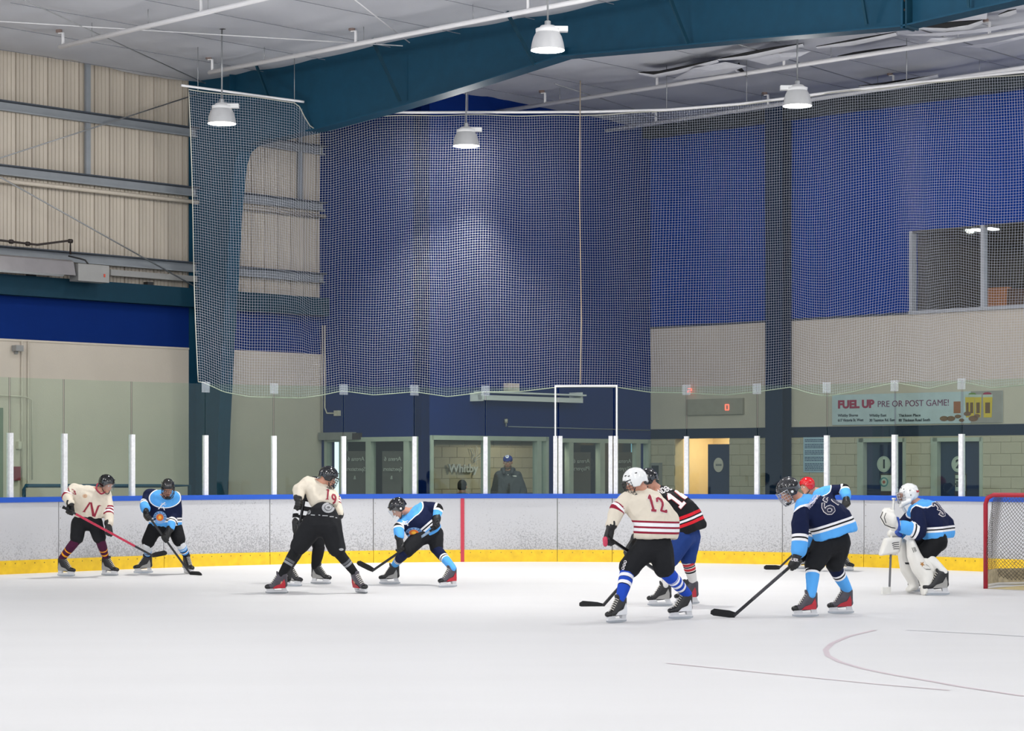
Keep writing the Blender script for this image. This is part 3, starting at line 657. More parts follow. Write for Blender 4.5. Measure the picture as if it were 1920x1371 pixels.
for x in (667, 736):
    wall_text('lettering', 'Arena 6', BS, x, 861, 8, M_SIGN, d2, .02, True, 32); wall_text('lettering', 'Spectators', BS, x, 880, 7.5, M_SIGN, d2, .02, True, 35); wall_text('lettering', '&', BS, x - 2, 896, 7, M_SIGN, d2, .02, True)
    planebox('door_panel', BS, BS.t(x - 22), BS.t(x + 22), .1, BS.z(x, 846), -.045, -.035, mat('grey_film', '5d5b57', .6), d2)
    planebox('pull_bar', BS, BS.t(x - 21), BS.t(x + 21), .9, .95, .0, .03, M_STEEL, d2)
for x in (1090, 1168):
    wall_text('lettering', 'Arena 6', BM, x, 865, 8, M_SIGN, d4, .02, True, 31); wall_text('lettering', 'Players', BM, x, 879, 7.5, M_SIGN, d4, .02, True, 30)
    planebox('door_panel', BM, BM.t(x - 20), BM.t(x + 20), .1, BM.z(x, 848), -.045, -.035, mat('grey_film', '5d5b57', .6), d4)
planebox('transom_box', BS, BS.t(606), BS.t(668), BS.z(640, 825), BS.z(640, 811), 0, .12, M_GREY, d2)
planebox('door_closer', BS, BS.t(668), BS.t(679), BS.z(672, 824), BS.z(672, 812), 0, .1, mat('brown_box', '3b2f30', .5), d2)
M_DAYREF = mat('daylight_reflection_glow', (.25, .55, .8), .5, emit=1.1, var=0)  # daylight reflections painted as glowing strips at the door and window glass
planebox('daylight_reflection', BS, BS.t(613), BS.t(618), .9, BS.z(615, 828), -.3, -.29, M_DAYREF, d2)
planebox('daylight_reflection', BM, BM.t(1017), BM.t(1020), .9, BM.z(1018, 826), -.2, -.19, mat('dim_daylight_reflection_glow', (.2, .42, .55), .5, emit=.6, var=0), d3)
planebox('daylight_reflection', BM, BM.t(1205), BM.t(1212), .9, BM.z(1208, 832), -.3, -.29, mat('dim_daylight_reflection_glow', (.2, .42, .55)), d4)
# lobby behind the windows: block wall laid block by block
LB = Plane(BM.at(0, 0, -1.7).xy, dL)
lob = structure(empty('wall_lobby', LB.at(LB.t(950), 0)))
M_LOB = mat('lobby_block', 'c9b99c', .8, var=.05, scale=6, bump=.15, bscale=50)
planebox('mortar_bed', LB, LB.t(800), LB.t(1008), -.02, 2.6, -.1, -.012, M_MORT, lob)
def blocks(pl, ta_, tb_, z0, z1, o, m, parent, skip=(), bw=.4, bh=.2, name='concrete_block'):
    proto = {}
    z = z0; r_ = 0
    while z < z1 - .03:
        h_ = min(bh, z1 - z); x = ta_ - (bw / 2 if r_ % 2 else 0)
        while x < tb_ - .02:
            a_, b_ = max(x, ta_), min(x + bw, tb_)
            segs = [(a_, b_)]
            for s0, s1, sz0, sz1 in skip:
                if z + h_ > sz0 + .02 and z < sz1 - .02:
                    ns = []
                    for u, v in segs:
                        if v <= s0 or u >= s1: ns.append((u, v))
                        else:
                            if u < s0: ns.append((u, s0))
                            if v > s1: ns.append((s1, v))
                    segs = ns
            for u, v in segs:
                if v - u > .04:
                    key = (round(v - u, 3), round(h_, 3))
                    if key not in proto:
                        bm = bmesh.new(); w2, h2, g = (v - u) / 2, h_ / 2, .003
                        c8 = []
                        for zz in (-1, 1):
                            pass
                        A = [(-w2 + g, -.0, -h2 + g), (w2 - g, 0, -h2 + g), (w2 - g, 0, h2 - g), (-w2 + g, 0, h2 - g)]
                        Bq = [(-w2 + g + .004, -.004, -h2 + g + .006), (w2 - g - .004, -.004, -h2 + g + .006), (w2 - g - .004, -.004, h2 - g - .006), (-w2 + g + .004, -.004, h2 - g - .006)]
                        va = [bm.verts.new((p[0], .03, p[2])) for p in A]; vm = [bm.verts.new(p) for p in A]; vb = [bm.verts.new(p) for p in Bq]
                        for i in range(4):
                            bm.faces.new((va[i - 1], va[i], vm[i], vm[i - 1])); bm.faces.new((vm[i - 1], vm[i], vb[i], vb[i - 1]))
                        bm.faces.new(vb); bmesh.ops.recalc_face_normals(bm, faces=bm.faces)
                        me = bpy.data.meshes.new(name); bm.to_mesh(me); bm.free(); me.materials.append(m); proto[key] = me
                    ob = bpy.data.objects.new(name, proto[key]); C.objects.link(ob); c = pl.at((u + v) / 2, z + h_ / 2, o)
                    ang = math.atan2(pl.d.y, pl.d.x)
                    ob.rotation_euler = (0, 0, ang); ob.location = c; ob.parent = parent; ob.matrix_parent_inverse = Matrix.Translation(parent.location).inverted()
            x += bw
        z += bh; r_ += 1
blocks(LB, LB.t(800), LB.t(1008), .95, 2.25, 0, M_LOB, lob)
planebox('grey_dado', LB, LB.t(800), LB.t(1008), 0, .95 + .12, 0, .012, mat('grey_dado_paint', '6e6a66', .7), lob)
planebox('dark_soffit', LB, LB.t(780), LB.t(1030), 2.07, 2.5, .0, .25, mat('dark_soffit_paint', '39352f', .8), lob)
planebox('side_jamb', LB, LB.t(1008), LB.t(1009), 0, 2.1, -.05, .1, M_LOB, lob); planebox('dark_side', LB, LB.t(1010), LB.t(1210), 0, 2.6, -.1, .0, mat('dark_lobby_backing', '26272b', .8), lob)  # dark panels behind the doors close off the lobby view
planebox('dark_side', BS, BS.t(612), BS.t(782), 0, 2.4, -.36, -.32, mat('dark_lobby_backing', '26272b', .8), lob)
l = bpy.data.lights.new('lobby_fill_light', 'POINT'); l.shadow_soft_size = .15; l.energy = 34; l.color = (1, .9, .75); lo = bpy.data.objects.new('lobby_fill_light', l); C.objects.link(lo); lo.location = LB.at(LB.t(915), 2.45, 1.25)  # unseen light added above the opening to brighten the lobby wall
sg = thing('lobby_sign', 'raised white town name with a leaf emblem on the lobby block wall', 'sign', LB.at(LB.t(870), 1.5, .05))
M_LET = mat('white_raised_letters', 'dcd8cf', .5)
wall_text('lettering', 'Whitby', LB, 868, 879, 15, M_LET, sg, .05, False, 56, bold=.006, extrude=.015)
def leaf(pts): tubeobj('leaf_outline', [LB.pt(x, y, .05) for x, y in pts], .006, M_LET, sg, 6)
def q8(x, y): return (820 + x / 8, 820 + y / 8)
leaf([q8(*p) for p in ((540, 330), (510, 320), (530, 260), (505, 200), (495, 160), (530, 180), (550, 230), (545, 290), (540, 330))])
leaf([q8(*p) for p in ((545, 360), (540, 310), (580, 240), (590, 180), (585, 130), (605, 170), (610, 230), (590, 290), (545, 360))])
leaf([q8(*p) for p in ((550, 385), (580, 320), (640, 260), (690, 210), (730, 190), (700, 260), (650, 310), (590, 340), (550, 385))])
leaf([q8(*p) for p in ((585, 415), (585, 360))])
# conduits, light fixture and boxes on the blue block
BN = mat('nickel_conduit', '8f95a0', .5)
tag(tubeobj('conduit', [BM.pt(953, 800, .03), BM.pt(1219, 807, .03)], .009, BN), 'thin pale conduit running level across the dark blue wall', 'conduit')
e = thing('wall_sensor', 'small pale sensor on the dark blue wall where the conduit starts', 'sensor', BM.pt(949, 792, .03)); tubeobj('stem', [BM.pt(949, 800, .04), BM.pt(949, 793, .04)], .014, M_GREY, e); tubeobj('head', [BM.pt(949, 793, .05), BM.pt(949, 786, .07)], .03, M_CREAMP, e)
tag(tubeobj('conduit', [BS.pt(609, 610, .04), BS.pt(609, 765, .04), BS.pt(613, 775, .04), BS.pt(631, 775, .04)], .014, M_CREAMP), 'cream conduit dropping from above to the beige switch box', 'conduit')
tag(tubeobj('conduit', [BS.pt(604.5, 610, .04), BS.pt(604.5, 815, .04)], .012, M_CREAMP), 'straight cream conduit in the corner beside the blue wall', 'conduit')
tag(planebox('junction_box', BS, BS.t(631), BS.t(639), BS.z(635, 780), BS.z(635, 770), 0, .07, M_CREAMP), 'beige junction box at the end of the bent conduit', 'box')
f = thing('light_fixture', 'long white strip light fixture under the netting on the blue wall', 'light', BM.pt(995, 745, .25))
planebox('reflector', BM, BM.t(898, .25), BM.t(1090, .25), BM.z(995, 740, .25), BM.z(995, 737, .25), .12, .38, M_WHITE, f)
planebox('housing', BM, BM.t(900, .25), BM.t(1088, .25), BM.z(995, 753, .25), BM.z(995, 744, .25), .2, .32, M_WHITE, f)
planebox('end_bracket', BM, BM.t(900, .25), BM.t(903, .25), BM.z(900, 752, .25), BM.z(900, 736, .25), .0, .3, M_WHITE, f)
planebox('end_bracket', BM, BM.t(1086, .25), BM.t(1089, .25), BM.z(1086, 752, .25), BM.z(1086, 736, .25), .0, .3, M_WHITE, f)
tag(planebox('exit_box', BM, BM.t(944), BM.t(965), BM.z(955, 733), BM.z(955, 719), 0, .12, M_CREAMP), 'small pale box on the blue wall just above the strip light', 'box')
# ---------------------------------------------------------------- end wall
we = structure(empty('wall_right', EW.at(EW.t(1500), 0)))
Er = EW.t(2100)
zE = lambda py, px=1700: EW.z(px, py)
zTop = EW.z(1220, 262) + .0
zCr = 4.30; zn1, zn0 = EW.z(1700, 798), EW.z(1700, 818.5)
wx0, wx1 = EW.t(1706), Er - .3; wz0, wz1 = EW.z(1706, 590), EW.z(1706, 434)
cor = (EW.t(1266), EW.t(1368), -.02, EW.z(1320, 822)); dz = EW.z(1660, 825)
dr1 = (EW.t(1612), EW.t(1698), -.02, dz); dr2 = (EW.t(1750), EW.t(1842), -.02, dz)
holes = [(wx0, wx1, wz0, wz1), cor, dr1, dr2]
for nm, z0_, z1_, mm in (('lower_wall', -.04, zn0, M_MORT), ('navy_band', zn0, zn1, M_NAVY), ('cream_wall', zn1, zCr, M_CREAM), ('blue_wall', zCr, WT, M_BLUE)):
    bm = bmesh.new(); holed(bm, EW, 0, Er + 4, z0_, z1_, -.25, 0, holes); bmesh.ops.recalc_face_normals(bm, faces=bm.faces); obj(nm, bm, mm, we)
blocks(EW, 0, Er, 0, zn0 - .02, .012, M_BLOCK, we, skip=[cor, dr1, dr2])
planebox('ledge_trim', EW, 0, Er + 4, zCr - .02, zCr + .02, 0, .02, mat('dark_trim', '3a4250', .6), we)
b = planebox('eave_beam', EW, 0, Er + 4, zTop, CEIL + .1, 0.02, .25, mat('olive_dark_beam', '1d2a30', .6)); tag(b, 'dark eave beam along the top of the bright blue wall', 'beam')
cl = thing('steel_column', 'dark navy steel column standing against the right wall', 'column', EW.at(EW.t(1451), 0, .2))
ca, cb = EW.t(1436, .3), EW.t(1467, .3)
planebox('flange', EW, ca, cb, 0, CEIL, .3, .32, M_NAVY, cl); planebox('web', EW, (ca + cb) / 2 - .01, (ca + cb) / 2 + .01, 0, CEIL, .04, .3, M_NAVY, cl); planebox('flange', EW, ca, cb, 0, CEIL, .02, .04, M_NAVY, cl)
# upper window and the room behind
wn = structure(empty('window_2', EW.at(wx0, wz0)))
M_FR = mat('aluminium_frame', 'a3a5aa', .4, .3)
planebox('frame', EW, wx0, wx0 + .06, wz0, wz1, -.12, .03, M_FR, wn); planebox('frame', EW, wx0, wx1, wz0, wz0 + .06, -.12, .05, M_FR, wn); planebox('frame', EW, wx0, wx1, wz1 - .03, wz1, -.12, .02, mat('dark_head', '3c3a36', .6), wn)
planebox('mullion', EW, EW.t(1840), EW.t(1846), wz0, wz1, -.1, .03, M_FR, wn)
panequad('pane', EW, wx0, wx1, wz0, wz1, -.055, M_WGL, wn)
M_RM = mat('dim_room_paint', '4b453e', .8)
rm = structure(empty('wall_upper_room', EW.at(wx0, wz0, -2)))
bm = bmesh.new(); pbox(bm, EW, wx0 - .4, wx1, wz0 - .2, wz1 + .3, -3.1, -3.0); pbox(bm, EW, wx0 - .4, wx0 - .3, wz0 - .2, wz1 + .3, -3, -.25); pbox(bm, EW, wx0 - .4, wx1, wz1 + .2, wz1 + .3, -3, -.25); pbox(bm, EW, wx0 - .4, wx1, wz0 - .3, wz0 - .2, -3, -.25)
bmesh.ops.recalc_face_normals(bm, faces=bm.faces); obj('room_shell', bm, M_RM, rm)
for px, py in ((1833, 431), (1858, 429)):
    tag(planebox('ceiling_panel_light', EW, EW.t(px - 8, -1.5), EW.t(px + 5, -1.5), EW.z(px, py + 1.5, -1.5), EW.z(px, py - 1.5, -1.5), -1.7, -1.4, mat('panel_light', (1, 1, 1), .5, emit=2.2, var=0)), 'left lit panel light inside the upper window' if px < 1840 else 'right lit panel light inside the upper window', 'light')
cb_ = thing('lounge_chair', 'orange upholstered tub chair seen through the upper window', 'chair', EW.pt(1875, 575, -.6))
M_OR = mat('orange_upholstery', 'a96a3c', .8)
planebox('backrest', EW, EW.t(1852, -.5), EW.t(1888, -.5), EW.z(1870, 577, -.5), EW.z(1870, 539, -.5), -.65, -.5, M_OR, cb_)
planebox('armrest', EW, EW.t(1888, -.5), EW.t(1903, -.5), EW.z(1895, 577, -.5), EW.z(1895, 541, -.5), -.95, -.5, mat('brown_upholstery', '5c4334', .8), cb_)
planebox('seat', EW, EW.t(1852, -.6), EW.t(1905, -.6), wz0 - .2, wz0 + .1, -1.0, -.6, M_OR, cb_)
# corridor
cr = structure(empty('wall_corridor', EW.at(cor[0], 0, -1)))
M_CORR = mat('warm_corridor_paint', 'e6cda4', .8, var=.03)
bm = bmesh.new(); pbox(bm, EW, cor[0] - .35, cor[1] + .3, -.02, 2.6, -1.6, -1.5); pbox(bm, EW, cor[0] - .35, cor[0] - .25, -.02, 2.6, -1.5, -.25); pbox(bm, EW, cor[1] + .2, cor[1] + .3, -.02, 2.6, -1.5, -.25); pbox(bm, EW, cor[0] - .35, cor[1] + .3, 2.5, 2.6, -1.5, -.25)
bmesh.ops.recalc_face_normals(bm, faces=bm.faces); obj('corridor_shell', bm, M_CORR, cr)
l = bpy.data.lights.new('corridor_lamp', 'AREA'); l.size = .5; l.energy = 20; l.color = (1, .85, .62); lo = bpy.data.objects.new('corridor_lamp', l); C.objects.link(lo); lo.location = EW.at((cor[0] + cor[1]) / 2, 2.45, -.85)
dd = structure(empty('door_4', EW.at(EW.t(1346), 0, -.1)))
planebox('leaf', EW, EW.t(1325, -.1), EW.t(1367, -.1), 0, EW.z(1346, 833), -.2, -.14, mat('slate_blue_door', '2c3a5c', .5), dd)
planebox('oval_sign_plate', EW, 0, .001, 0, .001, -.2, -.19, M_CREAM, dd)
def disc(name, pl, px, py, rx, rz, off, m, parent, th=.01, n=32):
    c = pl.pt(px, py, off); s = F / c.y; tc = pl.t(px, off); rx = abs(pl.t(px + rx, off) - tc); rz = rz / s
    poly = [(tc + rx * math.cos(2 * math.pi * k / n), c.z + rz * math.sin(2 * math.pi * k / n)) for k in range(n)]
    return slab(name, pl, poly, off, off + th, m, parent)
disc('sign_plate', EW, 1347.5, 872, 9, 13.5, -.13, mat('pale_oval_sign', 'd8cfc4', .5), dd)
planebox('sign_text', EW, EW.t(1342, -.12), EW.t(1353, -.12), EW.z(1347, 874, -.12), EW.z(1347, 870, -.12), -.121, -.115, M_GREY, dd)
# players' doors 1 and 2
M_SIL = mat('silver_disc', 'b9c3b7', .5); M_INK = mat('dark_ink', '10182a', .6)
for n_, (x0, x1, xc, word) in enumerate(((1612, 1698, 1657.5, '1'), (1750, 1842, 1797, '2'))):
    e = structure(empty('door_%d' % (5 + n_), EW.at(EW.t(xc), 0)))
    a_, b_ = EW.t(x0), EW.t(x1)
    bm = bmesh.new(); pbox(bm, EW, a_ - .03, a_ + .1, 0, dz + .03, -.12, .04); pbox(bm, EW, b_ - .04, b_ + .02, 0, dz + .03, -.12, .04); pbox(bm, EW, a_, b_, dz - .04, dz + .03, -.12, .04); bmesh.ops.recalc_face_normals(bm, faces=bm.faces); obj('frame', bm, M_JAMB, e)
    planebox('leaf', EW, a_ + .1, b_ - .04, 0, dz - .04, -.14, -.08, M_DOORB, e)
    disc('number_disc', EW, xc, 870.5, 12.5, 15, -.075, M_SIL, e); disc('number_ring', EW, xc, 870.5, 11.3, 13.8, -.065, mat('dim_ring', '8b968f', .5), e, .002); disc('number_face', EW, xc, 870.5, 10.8, 13.2, -.062, M_SIL, e, .002)
    wall_text('lettering', word, EW, xc, 871, 16, M_INK, e, -.055, bold=.006)
    planebox('poster', EW, EW.t(xc - 11), EW.t(xc + 11), .75, EW.z(xc, 888), -.078, -.07, mat('brown_poster_frame', '3c3236', .5), e)
    planebox('poster_sheet', EW, EW.t(xc - 9.5), EW.t(xc + 9.5), EW.z(xc, 921), EW.z(xc, 891), -.069, -.065, M_SIL, e)
    if n_ == 0:
        disc('crest_ring', EW, xc, 904, 8, 9, -.064, mat('teal_crest', '4f8a8c', .5), e, .002); disc('crest_inner', EW, xc, 904, 5.5, 6.5, -.061, M_SIL, e, .002); disc('crest_mark', EW, xc, 904, 2.5, 3, -.058, mat('brown_crest', '9a4a34', .5), e, .002)
    else:
        wall_text('lettering', 'THANKS', EW, xc, 899, 2.8, M_INK, e, -.06, wpx=12, bold=.002); wall_text('lettering', 'SKATE\nINTO THE\nROOM', EW, xc, 908, 2.8, M_INK, e, -.06, wpx=13, bold=.002)
# rules poster
ps = thing('rules_poster', 'pale blue text poster on the block wall left of door 1', 'poster', EW.pt(1530, 860, .02))
planebox('sheet', EW, EW.t(1508), EW.t(1553), EW.z(1530, 886), EW.z(1530, 820), .02, .03, mat('pale_blue_sheet', 'a9c0d2', .5), ps)
M_TX = mat('blue_print', '24406a', .6); bm = bmesh.new(); random.seed(3)
for k in range(20):
    y = 824 + k * 3.0
    if k in (2, 6, 10, 14): continue
    x = 1511
    while x < 1549:
        wd_ = random.uniform(2, 5); pbox(bm, EW, EW.t(x), EW.t(min(x + wd_, 1550)), EW.z(1530, y + 1.4), EW.z(1530, y), .03, .032); x += wd_ + .8
bmesh.ops.recalc_face_normals(bm, faces=bm.faces); o = obj('print_lines', bm, M_TX, ps); o['kind'] = 'stuff'
# banner
bn = thing('wall_banner', 'long pale advertising banner with crimson headline on the right wall', 'banner', EW.pt(1720, 765, .02))
bx0, bx1 = EW.t(1562), EW.t(1881); bz0, bz1 = EW.z(1562, 797.5), EW.z(1562, 741)
planebox('sheet', EW, bx0, bx1, bz0, bz1, .02, .03, mat('pale_blue_vinyl', 'b9c6cc', .5), bn)
M_CR = mat('crimson_print', '9c1c46', .6); M_PT = mat('plum_print', '6d2a55', .6)
wall_text('lettering', 'FUEL UP', EW, 1571, 759.5, 14, M_CR, bn, .032, wpx=68, align='LEFT', bold=.01)
wall_text('lettering', 'PRE OR POST GAME!', EW, 1645, 758.5, 11.5, M_PT, bn, .032, wpx=133, align='LEFT', bold=0)
for x, wd_, a_, b_ in ((1571, 38, 'Whitby Shores', '617 Victoria St. West'), (1630, 32, 'Whitby East', '30 Taunton Rd. East'), (1685, 41, 'Thickson Place', '80 Thickson Road South')):
    wall_text('lettering', a_, EW, x, 779.5, 5, M_INK, bn, .032, wpx=wd_, align='LEFT', bold=.001)
    wall_text('lettering', b_, EW, x, 788.5, 5, mat('slate_print', '2b3442', .6), bn, .032, wpx={1571: 48, 1630: 48, 1685: 59}[x], align='LEFT', bold=.002)
planebox('photo_panel', EW, EW.t(1822), EW.t(1881), bz0, bz1, .03, .032, mat('photo_grey', '98938e', .5), bn)
M_YEL = mat('yellow_print', 'd2b52a', .5)
for k, x in enumerate((1816, 1824, 1836, 1854)):
    w1 = (9, 11, 13, 18)[k]; tt = EW.t(x); 
    slab('printed_cup', EW, [(EW.t(x - w1 / 2 + 1.5), EW.z(x, 783)), (EW.t(x + w1 / 2 - 1.5), EW.z(x, 783)), (EW.t(x + w1 / 2), EW.z(x, 742)), (EW.t(x - w1 / 2), EW.z(x, 742))], .033 + .001 * k, .034 + .001 * k, M_YEL, bn)
    planebox('printed_lid', EW, EW.t(x - w1 / 2), EW.t(x + w1 / 2), EW.z(x, 745), EW.z(x, 740), .036, .038, M_SIL, bn)
    planebox('printed_logo', EW, EW.t(x - w1 / 4), EW.t(x + w1 / 4), EW.z(x, 775), EW.z(x, 755), .038, .039, mat('brown_print', '6a4a20', .6), bn)
disc('printed_fruit', EW, 1851, 739, 8, 3.5, .035, M_CR, bn, .002); disc('printed_fruit', EW, 1823, 739, 7, 2.5, .035, mat('green_print', '6a8a3a', .6), bn, .002)
planebox('printed_drink', EW, EW.t(1790), EW.t(1803), EW.z(1796, 775), EW.z(1796, 753), .033, .034, mat('amber_print', '9a5a30', .5), bn)
for x, y, r_ in ((1770, 785, 8), (1783, 785, 8), (1796, 781, 6), (1803, 788, 5), (1814, 776, 7), (1825, 785, 9), (1832, 780, 6)): disc('printed_snack', EW, x, y, r_, r_ * .6, .035, mat('brown_snack_print', '7a5638', .6, var=.3, scale=40), bn, .002)
# scoreboard reflection in the glass, built as a wall panel with glowing digits
sb = thing('scoreboard_reflection', 'scoreboard reflection built as a grey panel with glowing red digits on the cream wall', 'reflection', EW.pt(1350, 757, .05))
planebox('panel', EW, EW.t(1290), EW.t(1396), EW.z(1340, 778), EW.z(1340, 748), .0, .06, mat('grey_reflection_panel', 'a39b8e', .6), sb)
M_REFDIGIT = mat('reflected_red_digit', (1, .12, .08), .5, emit=1.6, var=0)
def seg7(px, py, w_, h_, segs):
    T = .16 * h_; c = {'a': (px, py - h_ / 2, w_, T), 'g': (px, py, w_, T), 'd': (px, py + h_ / 2, w_, T), 'f': (px - w_ / 2, py - h_ / 4, T, h_ / 2), 'b': (px + w_ / 2, py - h_ / 4, T, h_ / 2), 'e': (px - w_ / 2, py + h_ / 4, T, h_ / 2), 'c': (px + w_ / 2, py + h_ / 4, T, h_ / 2)}
    bm = bmesh.new()
    for s_ in segs:
        x, y, a_, b_ = c[s_]; pbox(bm, EW, EW.t(x - a_ / 2), EW.t(x + a_ / 2), EW.z(x, y + b_ / 2), EW.z(x, y - b_ / 2), .06, .07)
    bmesh.ops.recalc_face_normals(bm, faces=bm.faces); return obj('digit', bm, M_REFDIGIT, sb)
seg7(1367, 764, 6, 10, 'abcdef'); seg7(1297, 733, 7, 8, 'abged')
# water fountain by the corridor
wf = thing('water_fountain', 'grey bottle filling fountain left of the bright corridor', 'fountain', EW.at(EW.t(1236), 0, .1))
planebox('back_panel', EW, EW.t(1226), EW.t(1243), .9, EW.z(1235, 868), .012, .1, M_GREY, wf); planebox('recess', EW, EW.t(1228), EW.t(1241), 1.1, EW.z(1235, 873), .1, .105, mat('dark_recess', '2c3036', .5), wf); planebox('basin', EW, EW.t(1223), EW.t(1246), .85, .98, .012, .35, M_STEEL, wf)
# ---------------------------------------------------------------- the goal
def build_goal():
    q = G(1848, 1104); base = Vector((q.x, q.y)); g = thing('hockey_goal', 'red framed hockey goal with a white net at the right edge', 'goal', (base.x, base.y, 0))
    M_RP = mat('red_goal_pipe', 'a81c30', .35, var=.1, scale=10); H = 1.22; r = .03
    A = base; B = base + dR * 1.83; dep = dL
    def w3(p, z): return Vector((p.x, p.y, z))
    bend = [w3(A, 0.0), w3(A, H - .12), w3(A + dR * .03, H - .04), w3(A + dR * .12, H), w3(B - dR * .12, H), w3(B - dR * .03, H - .04), w3(B, H - .12), w3(B, 0)]
    tubeobj('post_and_crossbar', bend, r, M_RP, g, 12)
    # back frame at the ice: a rounded M shape, and the top shelf bar
    bk = [A, A + dep * .5 - dR * .12, A + dep * 1.0 + dR * .15, A + dep * 1.1 + dR * .5, (A + B) / 2 + dep * 1.0, B + dep * 1.1 - dR * .5, B + dep * 1.0 - dR * .15, B + dep * .5 + dR * .12, B]
    tubeobj('base_frame', [w3(p, .04) for p in bk], .025, mat('white_goal_pipe', 'd5d3cf', .5), g, 8)
    tp = [A + dR * .12, A + dep * .35 + dR * .05, A + dep * .5 + dR * .35, (A + B) / 2 + dep * .45, B + dep * .5 - dR * .35, B + dep * .35 - dR * .05, B - dR * .12]
    tubeobj('top_shelf_bar', [w3(p, H - .0) for p in tp], .02, mat('white_goal_pipe', 'd5d3cf', .5), g, 8)
    # skirt pads along the base
    bm = bmesh.new()
    for a_, b_ in zip(bk, bk[1:]): bar(bm, w3(a_ + dep * 0, .13), w3(b_, .13), .03, .22)
    bmesh.ops.recalc_face_normals(bm, faces=bm.faces); obj('base_skirt', bm, mat('worn_white_skirt', 'b5a98f', .9, var=.3, scale=14), g)
    # netting: from the top bar down to the base bar, as cords
    def res(pts, n):
        L = [0]
        for a_, b_ in zip(pts, pts[1:]): L.append(L[-1] + (b_ - a_).length)
        out = []
        for k in range(n + 1):
            t = L[-1] * k / n; i = max(0, min(len(pts) - 2, int(np.searchsorted(L, t) - 1))); f_ = (t - L[i]) / max(1e-6, L[i + 1] - L[i]); out.append(pts[i].lerp(pts[i + 1], f_))
        return out
    N = 62; M_ = 22; T = res([w3(p, H) for p in tp], N); Bt = res([w3(p, .06) for p in bk], N); G_ = []
    for k in range(N + 1):
        row = []
        for j in range(M_ + 1):
            t = j / M_; p = T[k].lerp(Bt[k], t); p = p + Vector((dep.x, dep.y, 0)) * (-.06 * math.sin(math.pi * t)) + Vector((0, 0, -.02 * math.sin(k * .6))); row.append(p)
        G_.append(row)
    bm = bmesh.new(); Mn = mat('goal_cord', '5b5652', .8)
    for k in range(0, N + 1):
        for s_ in (1, -1):
            pts = []; kk = k
            for j in range(M_ + 1):
                if 0 <= kk <= N: pts.append(G_[kk][j])
                kk += s_
            if len(pts) > 2: tube(bm, pts, .0032, 3, False)
    for s_, k0 in ((1, 0), (-1, N)):
        for j0 in range(1, M_):
            pts = []; kk = k0
            for j in range(j0, M_ + 1): pts.append(G_[kk][j]); kk += s_
            if len(pts) > 2: tube(bm, pts, .0032, 3, False)
    Tf = res([w3(A, H), w3(B, H)], N)
    for k in range(0, N + 1, 1): tube(bm, [Tf[k], T[k] + Vector((0, 0, -.01))], .0032, 3, False)
    o = obj('goal_net', bm, Mn, g); o['kind'] = 'stuff'
    # crease paint
    cp = [A + dL * .0, A + dL * 1.6, B + dL * 1.6, B]
    bm = bmesh.new(); bm.faces.new([bm.verts.new((p.x, p.y, .0025)) for p in cp]); 
    for f_ in bm.faces:
        f_.normal_update()
        if f_.normal.z < 0: f_.normal_flip()
    obj('worn_crease', bm, mat('yellowed_ice', 'cdbd8c', .5, var=.06), ice)
build_goal()
# ================================================================ people
def ico(n=2):
    bm = bmesh.new(); bmesh.ops.create_icosphere(bm, subdivisions=n, radius=1); v = [x.co.copy() for x in bm.verts]; bm.free(); return v
ICO = ico(2)
def hull(bm, items):
    """convex hull of ellipsoids: (centre, radius | (rx,ry,rz)[, rotation])"""
    vs = []
    for it in items:
        c, r = it[0], it[1]; R = it[2] if len(it) > 2 else None
        rr = (r, r, r) if not isinstance(r, (tuple, list)) else r
        for d in ICO:
            q = Vector((d.x * rr[0], d.y * rr[1], d.z * rr[2]))
            if R is not None: q = R @ q
            vs.append(bm.verts.new(Vector(c) + q))
    g = bmesh.ops.convex_hull(bm, input=vs)
    dead = list({e for e in g['geom_interior'] if isinstance(e, bmesh.types.BMVert)} | {e for e in g['geom_unused'] if isinstance(e, bmesh.types.BMVert)})
    if dead: bmesh.ops.delete(bm, geom=dead, context='VERTS')
